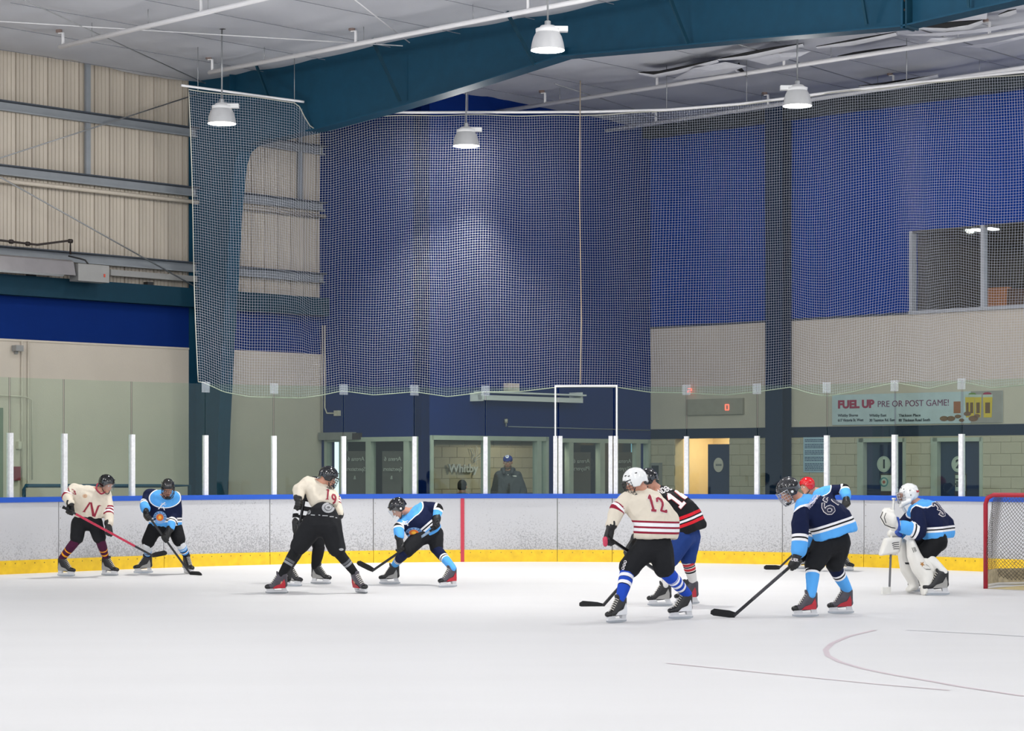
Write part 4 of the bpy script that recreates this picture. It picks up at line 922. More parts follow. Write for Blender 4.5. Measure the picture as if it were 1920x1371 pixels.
def blob(name, parts, m, parent, voxel=.014, smooth=3, attrs=None, folds=0., fscale=7., cut=None):
    bm = bmesh.new()
    for i, p in enumerate(parts):
        if cut and i < cut[0]:
            b2 = bmesh.new(); hull(b2, p); bmesh.ops.bisect_plane(b2, geom=b2.verts[:] + b2.edges[:] + b2.faces[:], plane_co=cut[1], plane_no=cut[2], clear_inner=True)
            bmesh.ops.holes_fill(b2, edges=[e for e in b2.edges if len(e.link_faces) == 1]); t_ = bpy.data.meshes.new('t'); b2.to_mesh(t_); b2.free(); bm.from_mesh(t_); bpy.data.meshes.remove(t_)
        else: hull(bm, p)
    me = bpy.data.meshes.new('raw'); bm.to_mesh(me); bm.free(); o = bpy.data.objects.new('raw', me); C.objects.link(o)
    a = o.modifiers.new('r', 'REMESH'); a.mode = 'VOXEL'; a.voxel_size = voxel
    if smooth:
        b = o.modifiers.new('s', 'SMOOTH'); b.factor = .6; b.iterations = smooth
    dg = bpy.context.evaluated_depsgraph_get(); me2 = bpy.data.meshes.new_from_object(o.evaluated_get(dg)); bpy.data.objects.remove(o); bpy.data.meshes.remove(me)
    n = len(me2.vertices); co = np.empty(n * 3); me2.vertices.foreach_get('co', co); co = co.reshape(-1, 3)
    if folds:
        nr = np.empty(n * 3); me2.vertices.foreach_get('normal', nr); nr = nr.reshape(-1, 3)
        seed = random.random() * 50
        d = np.array([noise.noise(Vector((p[0] * fscale, p[1] * fscale, p[2] * fscale * .7 + seed))) + .6 * (.5 - abs(noise.noise(Vector((p[0] * fscale * 2.2, p[1] * fscale * 2.2, p[2] * fscale * 1.3 + seed))))) for p in co])
        co = co + nr * (d * folds)[:, None]; me2.vertices.foreach_set('co', co.ravel())
    if attrs:
        for k, v in attrs(co).items():
            at = me2.attributes.new(k, 'FLOAT', 'POINT'); at.data.foreach_set('value', np.asarray(v, dtype=np.float32))
    me2.name = name; me2.update(); me2.materials.clear()
    return obj(name, me2, m, parent, True)
def seg_dist(P_, a, b):
    a = np.array(a); b = np.array(b); ab = b - a; t = np.clip(((P_ - a) @ ab) / (ab @ ab), 0, 1); return np.linalg.norm(P_ - a - t[:, None] * ab, axis=1), t * np.linalg.norm(ab)
def cloth(name, base, sleeve=(), hem=(), yoke=None, rough=.85, sock=()):
    if name in MATS: return MATS[name]
    m = mat(name, base, rough, var=.04, scale=9, bump=.35, bscale=16, spec=.25); nt = m.node_tree; b = nt.nodes['Principled BSDF']
    cur = b.inputs['Base Color'].links[0].from_socket
    def attr(n):
        a = nt.nodes.new('ShaderNodeAttribute'); a.attribute_name = n; return a.outputs['Fac']
    def mth(op, x, y):
        k = nt.nodes.new('ShaderNodeMath'); k.operation = op
        for i, v in enumerate((x, y)):
            if isinstance(v, (int, float)): k.inputs[i].default_value = v
            else: nt.links.new(v, k.inputs[i])
        return k.outputs[0]
    def over(fac, col):
        nonlocal cur
        x = nt.nodes.new('ShaderNodeMix'); x.data_type = 'RGBA'; nt.links.new(fac, x.inputs[0]); nt.links.new(cur, x.inputs[6]); x.inputs[7].default_value = lin(col); cur = x.outputs[2]
    sv, isl, hv, yk = attr('sv'), attr('isl'), attr('hv'), attr('yk')
    arm = mth('GREATER_THAN', isl, .5); tor = mth('SUBTRACT', 1.0, arm)
    if yoke:
        r, bw, c1, c2 = yoke
        over(mth('LESS_THAN', yk, r + bw), c2); over(mth('LESS_THAN', yk, r), c1)
    for lo, hi, c in hem: over(mth('MULTIPLY', mth('MULTIPLY', mth('GREATER_THAN', hv, lo), mth('LESS_THAN', hv, hi)), tor), c)
    for lo, hi, c in sleeve: over(mth('MULTIPLY', mth('MULTIPLY', mth('GREATER_THAN', sv, lo), mth('LESS_THAN', sv, hi)), arm), c)
    for lo, hi, c in sock: over(mth('MULTIPLY', mth('GREATER_THAN', sv, lo), mth('LESS_THAN', sv, hi)), c)
    nt.links.new(cur, b.inputs['Base Color']); return m
NV = '0a1639'; LB_ = '58a6ea'; WH = 'eceaec'; CRM = 'd8cebd'; MR = '8e1c34'; BK = '151517'
J_BLUE = cloth('navy_jersey', NV, [(-.2, .10, LB_), (.10, .128, WH), (.128, .146, BK), (.146, .176, WH)], [(-.3, .09, LB_), (.09, .115, WH), (.115, .132, BK), (.132, .157, WH)], (.22, .018, LB_, WH))
J_CREAM = cloth('cream_jersey', CRM, [(.14, .165, MR), (.165, .195, WH), (.195, .22, MR), (.22, .25, WH), (.25, .275, MR)])
J_CREAMH = cloth('cream_jersey_striped_hem', CRM, [(.14, .165, MR), (.165, .195, WH), (.195, .22, MR), (.22, .25, WH), (.25, .275, MR)], [(.05, .072, MR), (.072, .105, WH), (.105, .125, MR), (.125, .162, WH), (.162, .182, MR)])
J_BLACK = cloth('black_jersey', '17171a', [], [(.09, .125, 'd2202e'), (.125, .14, BK), (.14, .165, WH), (.165, .18, BK), (.18, .215, 'd2202e')])
REF = cloth('striped_official_shirt', 'e2e2e2', [(.05 + .12 * k, .11 + .12 * k, BK) for k in range(6)], [(.0 + .12 * k, .06 + .12 * k, BK) for k in range(6)])
S_MAR = cloth('maroon_sock', '4a1838', sock=[(.07, .10, 'f0a11e'), (.16, .18, 'f0a11e')])
S_WB = cloth('white_blue_sock', 'dfe2e6', sock=[(-.2, .07, NV), (.07, .10, LB_), (.10, .12, WH), (.12, .145, NV), (.145, .175, LB_), (.19, .21, LB_)])
S_BLK = cloth('black_taped_sock', '17181a', sock=[(.13, .16, '8a8c90'), (.17, .2, '5c5e63')])
S_BLU = cloth('navy_top_blue_sock', NV, sock=[(-.2, .20, LB_), (.20, .225, WH), (.225, .245, BK), (.245, .27, WH)])
S_ROY = cloth('royal_striped_sock', 'e9e9f2', sock=[(-.2, .12, '1f48b4'), (.12, .13, BK), (.165, .205, '1f48b4'), (.25, .29, '1f48b4'), (.205, .211, BK), (.322, .333, '1f48b4'), (.34, .6, '1f48b4')])
S_RWB = cloth('white_red_black_sock', 'd8d5d2', sock=[(.12, .14, BK), (.15, .18, 'c03038'), (.19, .205, BK), (.21, .24, 'c03038'), (.25, .265, BK)])
M_PANT = cloth('black_pants_cloth', '141518'); M_PANT2 = cloth('charcoal_pants_cloth', '1b1c1f'); M_PANTB = cloth('blue_pants_cloth', '1f3a78')
M_SKIN = mat('skin', 'c58e76', .5, var=.04, scale=20); M_LIP2 = mat('lip_skin', '9c5a50', .5); M_EYE = mat('eye_white', 'e8e4e0', .3); M_PUP = mat('dark_iris', '1c1512', .3)
M_HB = mat('glossy_black_shell', '121317', .12, var=.02, coat=.5); M_HW = mat('glossy_white_shell', 'e4e4e2', .15, var=.02, coat=.4); M_HR = mat('glossy_red_shell', 'c8141c', .15, var=.02, coat=.5); M_HG = mat('glossy_grey_shell', '2a2a2d', .15, coat=.5)
M_GLV = mat('black_glove_leather', '0b0b0c', .45, bump=.2, bscale=40); M_WIRE = mat('steel_wire', 'b4b6ba', .25, .8); M_WIREB = mat('black_wire', '1a1a1c', .3)
M_BOOT = mat('black_skate_boot', '1b1b1d', .4, bump=.15, bscale=60); M_BOOTR = mat('grey_red_skate_boot', '46424a', .4, var=.25, scale=18); M_CAPT = mat('toe_cap_plastic', '0e0e10', .2)
M_HOLD = mat('white_blade_holder', 'dcdcde', .35); M_BLADE = mat('blade_steel', 'aeb2b6', .2, .9); M_LACE = mat('lace_white', 'cfcac0', .7); M_RACC = mat('red_accent', 'b01c2c', .4); M_GACC = mat('grey_accent', '9a9894', .4)
M_STKB = mat('black_stick_composite', '17171a', .3, var=.1, scale=30); M_STKR = mat('red_stick_composite', 'b52040', .3, var=.3, scale=30); M_TAPE = mat('black_stick_tape', '101012', .8, bump=.3, bscale=90); M_WTAPE = mat('white_stick_tape', 'dcdad4', .8, bump=.3)
def visor_mat():
    if 'clear_visor' in MATS: return MATS['clear_visor']
    m = bpy.data.materials.new('clear_visor'); m.use_nodes = True; nt = m.node_tree; nt.nodes.remove(nt.nodes['Principled BSDF'])
    t = nt.nodes.new('ShaderNodeBsdfTransparent'); t.inputs[0].default_value = (.85, .88, .9, 1); g = nt.nodes.new('ShaderNodeBsdfGlossy'); g.inputs['Roughness'].default_value = .05
    mx = nt.nodes.new('ShaderNodeMixShader'); mx.inputs[0].default_value = .12; nt.links.new(t.outputs[0], mx.inputs[1]); nt.links.new(g.outputs[0], mx.inputs[2]); nt.links.new(mx.outputs[0], nt.nodes['Material Output'].inputs[0])
    MATS['clear_visor'] = m; return m
def bez(pts, n=6):
    out = []; P_ = [Vector(p) for p in pts]
    for i in range(len(P_) - 1):
        a = P_[max(i - 1, 0)]; b = P_[i]; c = P_[i + 1]; d = P_[min(i + 2, len(P_) - 1)]
        for k in range(n):
            t = k / n; out.append(.5 * ((2 * b) + (-a + c) * t + (2 * a - 5 * b + 4 * c - d) * t * t + (-a + 3 * b - 3 * c + d) * t ** 3))
    out.append(P_[-1]); return out
SK = {}
def skate_parts(kind):
    if kind in SK: return SK[kind]
    m = {'black': M_BOOT, 'red': M_BOOTR, 'white': M_BOOT}[kind]; out = []; tmp = []
    o = blob('boot', [[((-.095, 0, .12), (.034, .036, .04)), ((.02, 0, .105), (.04, .042, .04)), ((.115, 0, .095), (.035, .042, .03))], [((-.09, 0, .12), (.036, .036, .04)), ((-.075, 0, .25), (.05, .048, .03)), ((-.03, 0, .24), (.04, .045, .03)), ((.04, 0, .125), (.04, .04, .03))],
                      [((-.02, 0, .22), (.02, .034, .02)), ((.005, 0, .275), (.012, .036, .02))]], m, None, .009, 2); tmp.append(o)
    o = blob('toe_cap', [[((.105, 0, .094), (.04, .046, .034)), ((.125, 0, .09), (.037, .04, .03))]], M_CAPT, None, .009, 1); tmp.append(o)
    bm = bmesh.new()
    for a_, b_ in (((-.125, 0, .036), (.14, 0, .036)),): bar(bm, a_, b_, .02, .018)
    for pts in ([(-.12, .036), (-.105, .085), (-.045, .085), (-.06, .036)], [(.03, .036), (.05, .075), (.135, .07), (.13, .036)]):
        c8 = [(x, -.012 - (.02 if z > .05 else 0), z) for x, z in pts], [(x, .012 + (.02 if z > .05 else 0), z) for x, z in pts]
        add_hex(bm, [c8[0][0], c8[0][3], c8[1][3], c8[1][0], c8[0][1], c8[0][2], c8[1][2], c8[1][1]])
    bmesh.ops.recalc_face_normals(bm, faces=bm.faces); tmp.append(obj('blade_holder', bm, M_HOLD))
    bm = bmesh.new(); n = 10; pr = None
    for i in range(n + 1):
        x = -.135 + .285 * i / n; zb = .012 * (abs(i / n - .5) * 2) ** 4
        r = [bm.verts.new((x, -.003, zb)), bm.verts.new((x, .003, zb)), bm.verts.new((x, .003, .03)), bm.verts.new((x, -.003, .03))]
        if pr:
            for k in range(4): bm.faces.new((pr[k], pr[(k + 1) % 4], r[(k + 1) % 4], r[k]))
        else: bm.faces.new(r[::-1])
        pr = r
    bm.faces.new(pr); bmesh.ops.recalc_face_normals(bm, faces=bm.faces); tmp.append(obj('runner', bm, M_BLADE))
    bm = bmesh.new()
    for i in range(6):
        f = i / 5; x = .075 - .07 * f; z = .14 + .10 * f
        tube(bm, [(x, -.03, z - .005), (x + .008, 0, z + .008), (x, .03, z - .005)], .0045, 5)
    tmp.append(obj('laces', bm, M_LACE))
    bm = bmesh.new(); acc = {'black': M_GACC, 'red': M_RACC, 'white': M_HOLD}[kind]
    for sy in (-1, 1):
        v = [bm.verts.new((x, sy * (.0435 if x > -.06 else .041), z)) for x, z in ((-.10, .085), (.06, .08), (.02, .115), (-.05, .14), (-.085, .2), (-.1, .15))]
        w_ = [bm.verts.new((p.co.x, p.co.y + sy * .006, p.co.z)) for p in v]; bm.faces.new(w_); bm.faces.new(v)
        for i in range(6): bm.faces.new((v[i - 1], v[i], w_[i], w_[i - 1]))
    bmesh.ops.recalc_face_normals(bm, faces=bm.faces); tmp.append(obj('side_accent', bm, acc))
    out = [(o.name.split('.')[0], o.data) for o in tmp]
    for o in tmp: bpy.data.objects.remove(o)
    SK[kind] = out; return out
class Fig:
    def __init__(s, label, ox, oy, sc, Y, ground=None):
        s.ox, s.oy, s.sc, s.Y = ox, oy, sc, Y; s.j = {}
        s.label = label; s.root = None
    def p(s, x, y, d=0.): return P(s.ox + x / s.sc, s.oy + y / s.sc, s.Y + d)
    def g(s, x, y): return G(s.ox + x / s.sc, s.oy + y / s.sc)
    def start(s, at, group=None):
        s.root = thing('person', s.label, 'person', (at.x, at.y, 0), group); return s.root
    def joints(s, **k):
        for n, v in k.items(): s.j[n] = s.p(*v)
    def head(s, yaw, pitch, roll=0):
        y, q = math.radians(yaw), math.radians(pitch); h = Vector((math.sin(y), -math.cos(y), 0)); f = (h * math.cos(q) - Vector((0, 0, 1)) * math.sin(q)).normalized()
        r = f.cross(Vector((0, 0, 1))).normalized(); u = r.cross(f).normalized()
        if roll:
            Rr = Matrix.Rotation(math.radians(roll), 3, f); r = Rr @ r; u = Rr @ u
        s.f, s.r, s.u = f, r, u; s.R = Matrix((r, f, u)).transposed()
    def H(s, a, b, c): return s.j['head'] + s.r * a + s.f * b + s.u * c
    def body(s, hair=None):
        j = s.j; H = s.H; R = s.R; hm = (j['hemA'] + j['hemB']) / 2
        parts = [[(H(0, -.01, .02), (.075, .095, .09), R), (H(0, .02, -.03), (.062, .07, .05), R)], [(H(0, .03, -.06), (.055, .05, .035), R), (H(0, .055, -.095), (.03, .025, .02), R), (H(0, -.02, -.02), (.06, .06, .05), R)],
                 [(H(0, .088, .005), .008), (H(0, .108, -.03), .013), (H(0, .09, -.032), (.018, .01, .01), R)],
                 [(H(.076, -.015, -.012), (.01, .02, .032), R)], [(H(-.076, -.015, -.012), (.01, .02, .032), R)],
                 [(H(-.035, .083, .022), .01), (H(.035, .083, .022), .01)], [(H(0, .085, -.062), (.026, .01, .012), R)],
                 [(H(0, -.03, -.07), .05), (j['neck'], .062)],
                 [(j['neck'], .055), (j['shA'], .05), (j['shB'], .05), (hm, .07)], [(hm, .07), (j['hipA'], .07), (j['hipB'], .07)]]
        for k in 'AB':
            parts += [[(j['sh' + k], .055), (j['el' + k], .042)], [(j['el' + k], .042), (j['wr' + k], .028)], [(j['wr' + k], .028), (j['wr' + k].lerp(j['hand' + k], .45), .026)],
                      [(j['hip' + k], .08), (j['knee' + k], .055)], [(j['knee' + k], .052), (j['at' + k], .034)], [(j['at' + k], .034), (j['an' + k], .034)]]
            an = j['an' + k]; parts.append([(an, .038), (an + Vector((0, 0, -.06)), .035)])
        b = blob('body', parts, M_SKIN, s.root, .0095, 2)
        for sx in (-1, 1):
            e = blob('eye', [[(H(sx * .032, .079, .002), .0135)]], M_EYE, s.root, .005, 0); blob('iris', [[(H(sx * .032, .089, .002), .0062)]], M_PUP, e, .003, 0)
        blob('mouth', [[(H(-.02, .091, -.062), .0045), (H(.02, .091, -.062), .0045), (H(0, .096, -.062), .006)]], M_LIP2, s.root, .004, 0)
        if hair:
            blob('hair', [[(H(0, -.02, .035), (.083, .1, .085), R), (H(0, -.045, -.03), (.078, .07, .05), R)]], hair, s.root, .008, 1)
        return b
    def jersey(s, m, name='jersey', rs=.09, rh=.13, re=.078, rw=.064, belly=0, voxel=.012, folds=.022, rt=.17, chest=None, drop=.05, hs=1., ys=1., yw=1.6, yo=0., up=None, hb=None):
        j = s.j; hm = (j['hemA'] + j['hemB']) / 2; ax = (j['neck'] - hm).normalized(); bot = hm - ax * rh; axh = ax
        if up: q0 = s.p(hb[0], hb[1]); axh = (s.p(hb[0] + up[0], hb[1] + up[1]) - q0).normalized(); bot = q0
        parts = [[(j['shA'], rs), (j['shB'], rs), (j['neck'] - ax * .06, .085)], [(j['shA'], rs), (j['shB'], rs), (hm.lerp((j['shA'] + j['shB']) / 2, .5), .15), (j['hemA'], rh), (j['hemB'], rh)]]
        if drop: parts.append([(j['hemA'], rh), (j['hemB'], rh), (j['hemA'] - axh * drop, rh * 1.04), (j['hemB'] - axh * drop, rh * 1.04)]); bot = bot if up else bot - ax * drop
        if chest: parts.append([(j['shA'], rs), (j['shB'], rs), (s.p(*chest[:3]), chest[3]), (j['hemA'], rh), (j['hemB'], rh)])
        nc = len(parts); ctp = (nc, bot + (axh * .0 if up else ax * rh * .35), axh)
        for k in 'AB': parts += [[(j['sh' + k], rs), (j['el' + k], re)], [(j['el' + k], re), (j['wr' + k], rw)]]
        A = {k: [np.array(j[n + k]) for n in ('wr', 'el', 'sh')] for k in 'AB'}; shm = (j['shA'] + j['shB']) / 2
        def at(co):
            best = None
            for k in 'AB':
                w_, e_, h_ = A[k]; d1, t1_ = seg_dist(co, w_, e_); L = np.linalg.norm(e_ - w_); d2, t2_ = seg_dist(co, e_, h_)
                ar = (e_ - w_) / L; tt = (co - w_) @ ar
                sv = np.where(d1 < d2, np.minimum(tt, L), L + t2_); d = np.minimum(d1, d2)
                best = (d, sv) if best is None else (np.minimum(best[0], d), np.where(d < best[0], sv, best[1]))
            q = (co - np.array(ctp[1])) @ np.array(axh)
            dt = np.minimum(seg_dist(co, hm, shm)[0], np.minimum(seg_dist(co, j['hemA'], j['shA'])[0], seg_dist(co, j['hemB'], j['shB'])[0]) + .02)
            isl = ((best[0] - re) < (dt - rt)).astype(float)
            nb = np.array(j['neck'] - ax * .02); yv = co - nb; al = yv @ np.array(ax); yk = np.sqrt(np.maximum(0, (yv * yv).sum(1) - al * al) + (yw * (al + yo)) ** 2) * ys; q = q * hs
            return {'sv': best[1], 'hv': q, 'isl': isl, 'yk': yk}
        o = blob(name, parts, m, s.root, voxel, 3, at, folds, 6., ctp); s.jer = o; s.bvh = None
        # collar
        return o
    def pants(s, m, rhp=.125, rk=.1, waist=None, rwst=.15, folds=.01, name='hockey_pants', cover=.0):
        j = s.j; parts = [[(j['hipA'], rhp), (j['hipB'], rhp)] + ([(s.p(*waist), rwst)] if waist else [((j['hemA'] + j['hemB']) / 2, .09)])]
        for k in 'AB': parts.append([(j['hip' + k], rhp), (j['knee' + k].lerp(j['hip' + k], .12), rk)])
        o = blob(name, parts, m, s.root, .013, 3, None, folds); s.pan = o; return o
    def skate(s, k, x, y, yaw, kind='black', tilt=0, pitch=0, lift=0., size=1.):
        g = s.g(x, y) if not isinstance(x, Vector) else x; g.z += lift
        M = Matrix.Translation(g) @ Matrix.Rotation(math.radians(yaw), 4, 'Z') @ Matrix.Rotation(math.radians(tilt), 4, 'X') @ Matrix.Rotation(math.radians(pitch), 4, 'Y') @ Matrix.Scale(size, 4)
        sk = empty('skate', g); sk.parent = s.root; sk.matrix_parent_inverse = Matrix.Translation(s.root.location).inverted(); sk.empty_display_size = .05
        for nm, me in skate_parts(kind):
            o = bpy.data.objects.new(nm, me); C.objects.link(o); o.parent = sk; o.matrix_parent_inverse = Matrix.Translation(g).inverted(); o.matrix_basis = M
        s.j['an' + k] = M @ Vector((-.055, 0, .20)); s.j['at' + k] = M @ Vector((-.06, 0, .265)); return sk
    def socks(s, m, r0=.073, r1=.068, r2=.05, name='sock'):
        for k in 'AB':
            kn = s.j['knee' + k]; an = s.j['at' + k]; ln = (kn - an)
            def at(co, an=an, ln=ln): return {'sv': (co - np.array(an)) @ np.array(ln.normalized())}
            blob(name, [[(kn, r0), (an + ln * .55, r1)], [(an + ln * .6, r1), (an, r2), (an - ln.normalized() * .03, r2 * .9)]], m, s.root, .012, 2, at, .005)
    def glove(s, k, a, side=1, m=None, acc=None, cuff=.058):
        m = m or M_GLV; w_ = s.j['wr' + k]; g = s.j['hand' + k]; a = Vector(a).normalized(); f = (g - w_); f = (f - a * f.dot(a))
        if f.length < .02: f = frame_of(a)[0]
        f.normalize(); c = a.cross(f).normalized() * side; e = s.j['el' + k]; fa = (w_ - e).normalized(); 
        parts = [[(w_ - fa * .03, cuff), (w_ + fa * .03, cuff * .92)], [(w_ + fa * .02, .045), (g + c * .025, .038), (g + c * .03 + a * .03, .03), (g + c * .03 - a * .03, .03)]]
        for i in range(4):
            q = a * (i - 1.5) * .029; l = (.006, .012, .008, 0)[i]
            parts += [[(g + c * .034 + f * .01 + q, .0175), (g + c * .012 + f * (.045 + l) + q, .0165)], [(g + c * .012 + f * (.045 + l) + q, .0165), (g - c * .032 + f * (.022 + l) + q, .0145)]]
        parts.append([(w_ + fa * .03 - a * .03, .02), (g - a * .062 + f * .0, .019)]); parts.append([(g - a * .062, .019), (g - a * .045 - c * .03 + f * .02, .016)])
        o = blob('glove', parts, m, s.root, .0075, 1)
        blob('cuff_roll', [[(w_ - fa * .008, (cuff + .005)), (w_ + fa * .01, (cuff + .005))]], acc or m, o, .01, 1)
        return o
    def helmet(s, m, guard=None, vents=True, badge=None, size=1., accent=None):
        R_ = s.R; tab = [(0, .022), (35, .018), (58, -.02), (72, -.075), (105, -.085), (125, -.055), (180, -.075)]
        bm = bmesh.new(); n, K = 48, 14; rows = []; ctr = Vector((0, -.005, .03)); top = bm.verts.new(s.H(0, ctr.y, ctr.z + .112 * size))
        for i in range(n):
            ph = 2 * math.pi * i / n; dg = abs(math.degrees(ph)); dg = min(dg, 360 - dg); lo = np.interp(dg, [t[0] for t in tab], [t[1] for t in tab]); col = []
            for k in range(1, K + 1):
                z = .112 + (lo - .112) * (1 - math.cos(math.pi * k / K / 1)) / 2 if False else .112 * math.cos(math.pi / 2 * min(1, k / 8)) if k < 8 else lo * (k - 7) / (K - 7)
                if lo > 0: z = max(lo, .112 * math.cos(math.pi / 2 * k / K)) if k < K else lo
                q = math.sqrt(max(0, 1 - (max(z, 0) / .1125) ** 2)); q = q if z > 0 else 1 - .1 * (z / .08) ** 2
                sx = math.sin(ph); sy = math.cos(ph); x = .098 * sx * q; y = .124 * sy * q
                ridge = 1 + .035 * math.exp(-((abs(x) - .045) / .016) ** 2) * (z > .02) + .02 * math.exp(-((z + .01) / .012) ** 2)
                col.append(bm.verts.new(s.H(x * ridge * size, ctr.y + y * ridge * size, ctr.z + z * size)))
            rows.append(col)
        for i in range(n):
            A_, B_ = rows[i - 1], rows[i]; bm.faces.new((top, A_[0], B_[0]))
            for k in range(K - 1):
                bm.faces.new((A_[k], A_[k + 1], B_[k + 1], B_[k]))
        bmesh.ops.remove_doubles(bm, verts=bm.verts, dist=.0004)
        bmesh.ops.recalc_face_normals(bm, faces=bm.faces)
        bmesh.ops.solidify(bm, geom=bm.faces[:], thickness=.009); h = obj('helmet', bm, m, s.root, True)
        if vents:
            bm = bmesh.new()
            for x, y, z in ((.02, .085, .095), (-.02, .085, .095), (.025, -.08, .1), (-.025, -.08, .1), (.088, .03, .075), (-.088, .03, .075), (.088, -.04, .078), (-.088, -.04, .078), (.07, .06, .092), (-.07, .06, .092)):
                v = Vector((x, y, z)); hull(bm, [(s.H(x * 1.0, y * 1.12, z), (.005, .014, .006), R_)])
            obj('vent', bm, M_BLACK if m is not M_HB else M_HG, h)['kind'] = 'stuff'
        if badge:
            for sx in (-1, 1): blob('badge', [[(s.H(sx * .099, -.0, -.01), (.005, .018, .018), R_)]], badge, h, .005, 0)
        tubeobj('chin_strap', bez([s.H(.086, .02, -.06), s.H(.05, .06, -.11), s.H(0, .075, -.125), s.H(-.05, .06, -.11), s.H(-.086, .02, -.06)], 4), .006, M_BLACK, h, 6)
        if guard == 'cage' or guard == 'black_cage':
            mm = M_WIRE if guard == 'cage' else M_WIREB; bm = bmesh.new()
            def cg(az, z):
                k = np.interp(z, [-.13, -.08, .03], [.82, .98, 1.0]); az = math.radians(az); return s.H(.1 * math.sin(az) * k, (.142 * math.cos(az)) * k, z)
            for az in range(-75, 76, 15): tube(bm, [cg(az, z) for z in (.035, 0, -.04, -.08, -.125)], .0026, 5)
            for z in (.035, .005, -.025, -.055, -.09, -.125): tube(bm, [cg(az, z) for az in range(-78, 79, 12)], .0026 if z not in (.035, -.125) else .005, 5)
            obj('face_cage', bm, mm, h, True)
            blob('chin_cup', [[(s.H(-.025, .085, -.115), .018), (s.H(.025, .085, -.115), .018)]], M_BLACK, h, .007, 1)
        if guard == 'visor':
            bm = bmesh.new(); pr = None
            for az in range(-75, 76, 10):
                a_ = math.radians(az); r = [bm.verts.new(s.H(.104 * math.sin(a_), .138 * math.cos(a_), z)) for z in (.055, 0, -.055 + .0 * az)]
                if pr:
                    for i in (0, 1): bm.faces.new((pr[i], r[i], r[i + 1], pr[i + 1]))
                pr = r
            obj('visor', bm, visor_mat(), h, True)
        return h
    def decal(s, name, me, target, c, right, up, m=None, parent=None, lift=.004, sub=2):
        """lettering mesh laid on the cloth: c, right (full width vector), up (full height vector) in crop pixels"""
        bm = bmesh.new(); bm.from_mesh(me); bmesh.ops.triangulate(bm, faces=bm.faces)
        for _ in range(sub): bmesh.ops.subdivide_edges(bm, edges=bm.edges[:], cuts=1, use_grid_fill=True)
        bmesh.ops.triangulate(bm, faces=bm.faces)
        X = [v.co.x for v in bm.verts]; Yv = [v.co.y for v in bm.verts]; x0, x1, y0, y1 = min(X), max(X), min(Yv), max(Yv)
        if not hasattr(target, '_x'): pass
        bv = BVH.setdefault(target.name, None)
        if bv is None:
            tb = bmesh.new(); tb.from_mesh(target.data); BVH[target.name] = bv = BVHTree.FromBMesh(tb); tb.free()
        bad = []
        for v in bm.verts:
            a_ = (v.co.x - (x0 + x1) / 2) / max(1e-6, x1 - x0); b_ = (v.co.y - (y0 + y1) / 2) / max(1e-6, y1 - y0)
            if c is None: px, py = s.ox + v.co.x / s.sc, s.oy + v.co.y / s.sc
            else: px = s.ox + (c[0] + right[0] * a_ + up[0] * b_) / s.sc; py = s.oy + (c[1] + right[1] * a_ + up[1] * b_) / s.sc
            d = P(px, py, 1) - Vector((0, 0, EYE)); d.normalize(); hit = bv.ray_cast(Vector((0, 0, EYE)), d)
            if hit[0] is None: bad.append(v)
            else: v.co = hit[0] + hit[1] * lift
        if bad: bmesh.ops.delete(bm, geom=bad, context='VERTS')
        if not len(bm.verts): bm.free(); return None
        o = obj(name, bm, m if m is not None else (me.materials[0] if me.materials else None), parent or target); return o
    def glyph(s, ch, target, c, right, up, m, wd, lift=.004, name='digit'):
        G_ = {'1': [[(.2, .8), (.5, 1), (.5, 0)], [(.15, 0), (.85, 0)]], '2': [[(.08, .72), (.2, .93), (.5, 1), (.82, .92), (.9, .7), (.75, .48), (.1, .0), (.95, 0), (.97, .12)]], '6': [[(.8, .97), (.45, .8), (.17, .5), (.1, .2), (.3, .01), (.7, .01), (.92, .2), (.9, .42), (.65, .55), (.35, .52), (.13, .32)]],
              '9': [[(.2, .03), (.55, .2), (.83, .5), (.9, .8), (.7, .99), (.3, .99), (.08, .8), (.1, .58), (.35, .45), (.65, .48), (.87, .68)]], '7': [[(.08, .8), (.08, 1), (.92, 1), (.9, .85), (.55, .45), (.42, 0)]], '3': [[(.1, .85), (.35, 1), (.7, 1), (.9, .8), (.8, .58), (.45, .52), (.8, .46), (.92, .22), (.7, 0), (.3, 0), (.08, .15)]]}[ch]
        bm = bmesh.new(); R2 = Vector(right); U2_ = Vector(up)
        for line in G_:
            q = [Vector(c) + R2 * (x - .5) + U2_ * (y - .5) for x, y in line]; dense = []
            for a, b in zip(q, q[1:]):
                n = max(2, int((b - a).length / 7)); dense += [a.lerp(b, i / n) for i in range(n)]
            dense.append(q[-1]); pr = None
            for i, p in enumerate(dense):
                d = (dense[min(i + 1, len(dense) - 1)] - dense[max(i - 1, 0)]).normalized(); n_ = Vector((-d.y, d.x)) * wd / 2
                if i == 0: p = p - d * wd * .35
                if i == len(dense) - 1: p = p + d * wd * .35
                r = [bm.verts.new(((p + n_ * k).x, (p + n_ * k).y, 0)) for k in (-1, 0, 1)]
                if pr:
                    for k in (0, 1): bm.faces.new((pr[k], r[k], r[k + 1], pr[k + 1]))
                pr = r
        me = bpy.data.meshes.new('g'); bm.to_mesh(me); bm.free(); return s.decal(name, me, target, None, None, None, m, lift=lift, sub=0)
    def text(s, body, target, c, right, up, m, bold=0., **k):
        return s.decal('lettering', text_mesh(body, 1, m, 0, 'CENTER', bold), target, c, right, up, m, **k)
    def disc(s, name, target, c, rx, ry, m, **k):
        bm = bmesh.new(); bmesh.ops.create_circle(bm, cap_ends=True, cap_tris=True, radius=1, segments=20); me = bpy.data.meshes.new('d'); bm.to_mesh(me); bm.free()
        return s.decal(name, me, target, c, (2 * rx, 0), (0, -2 * ry), m, **k)
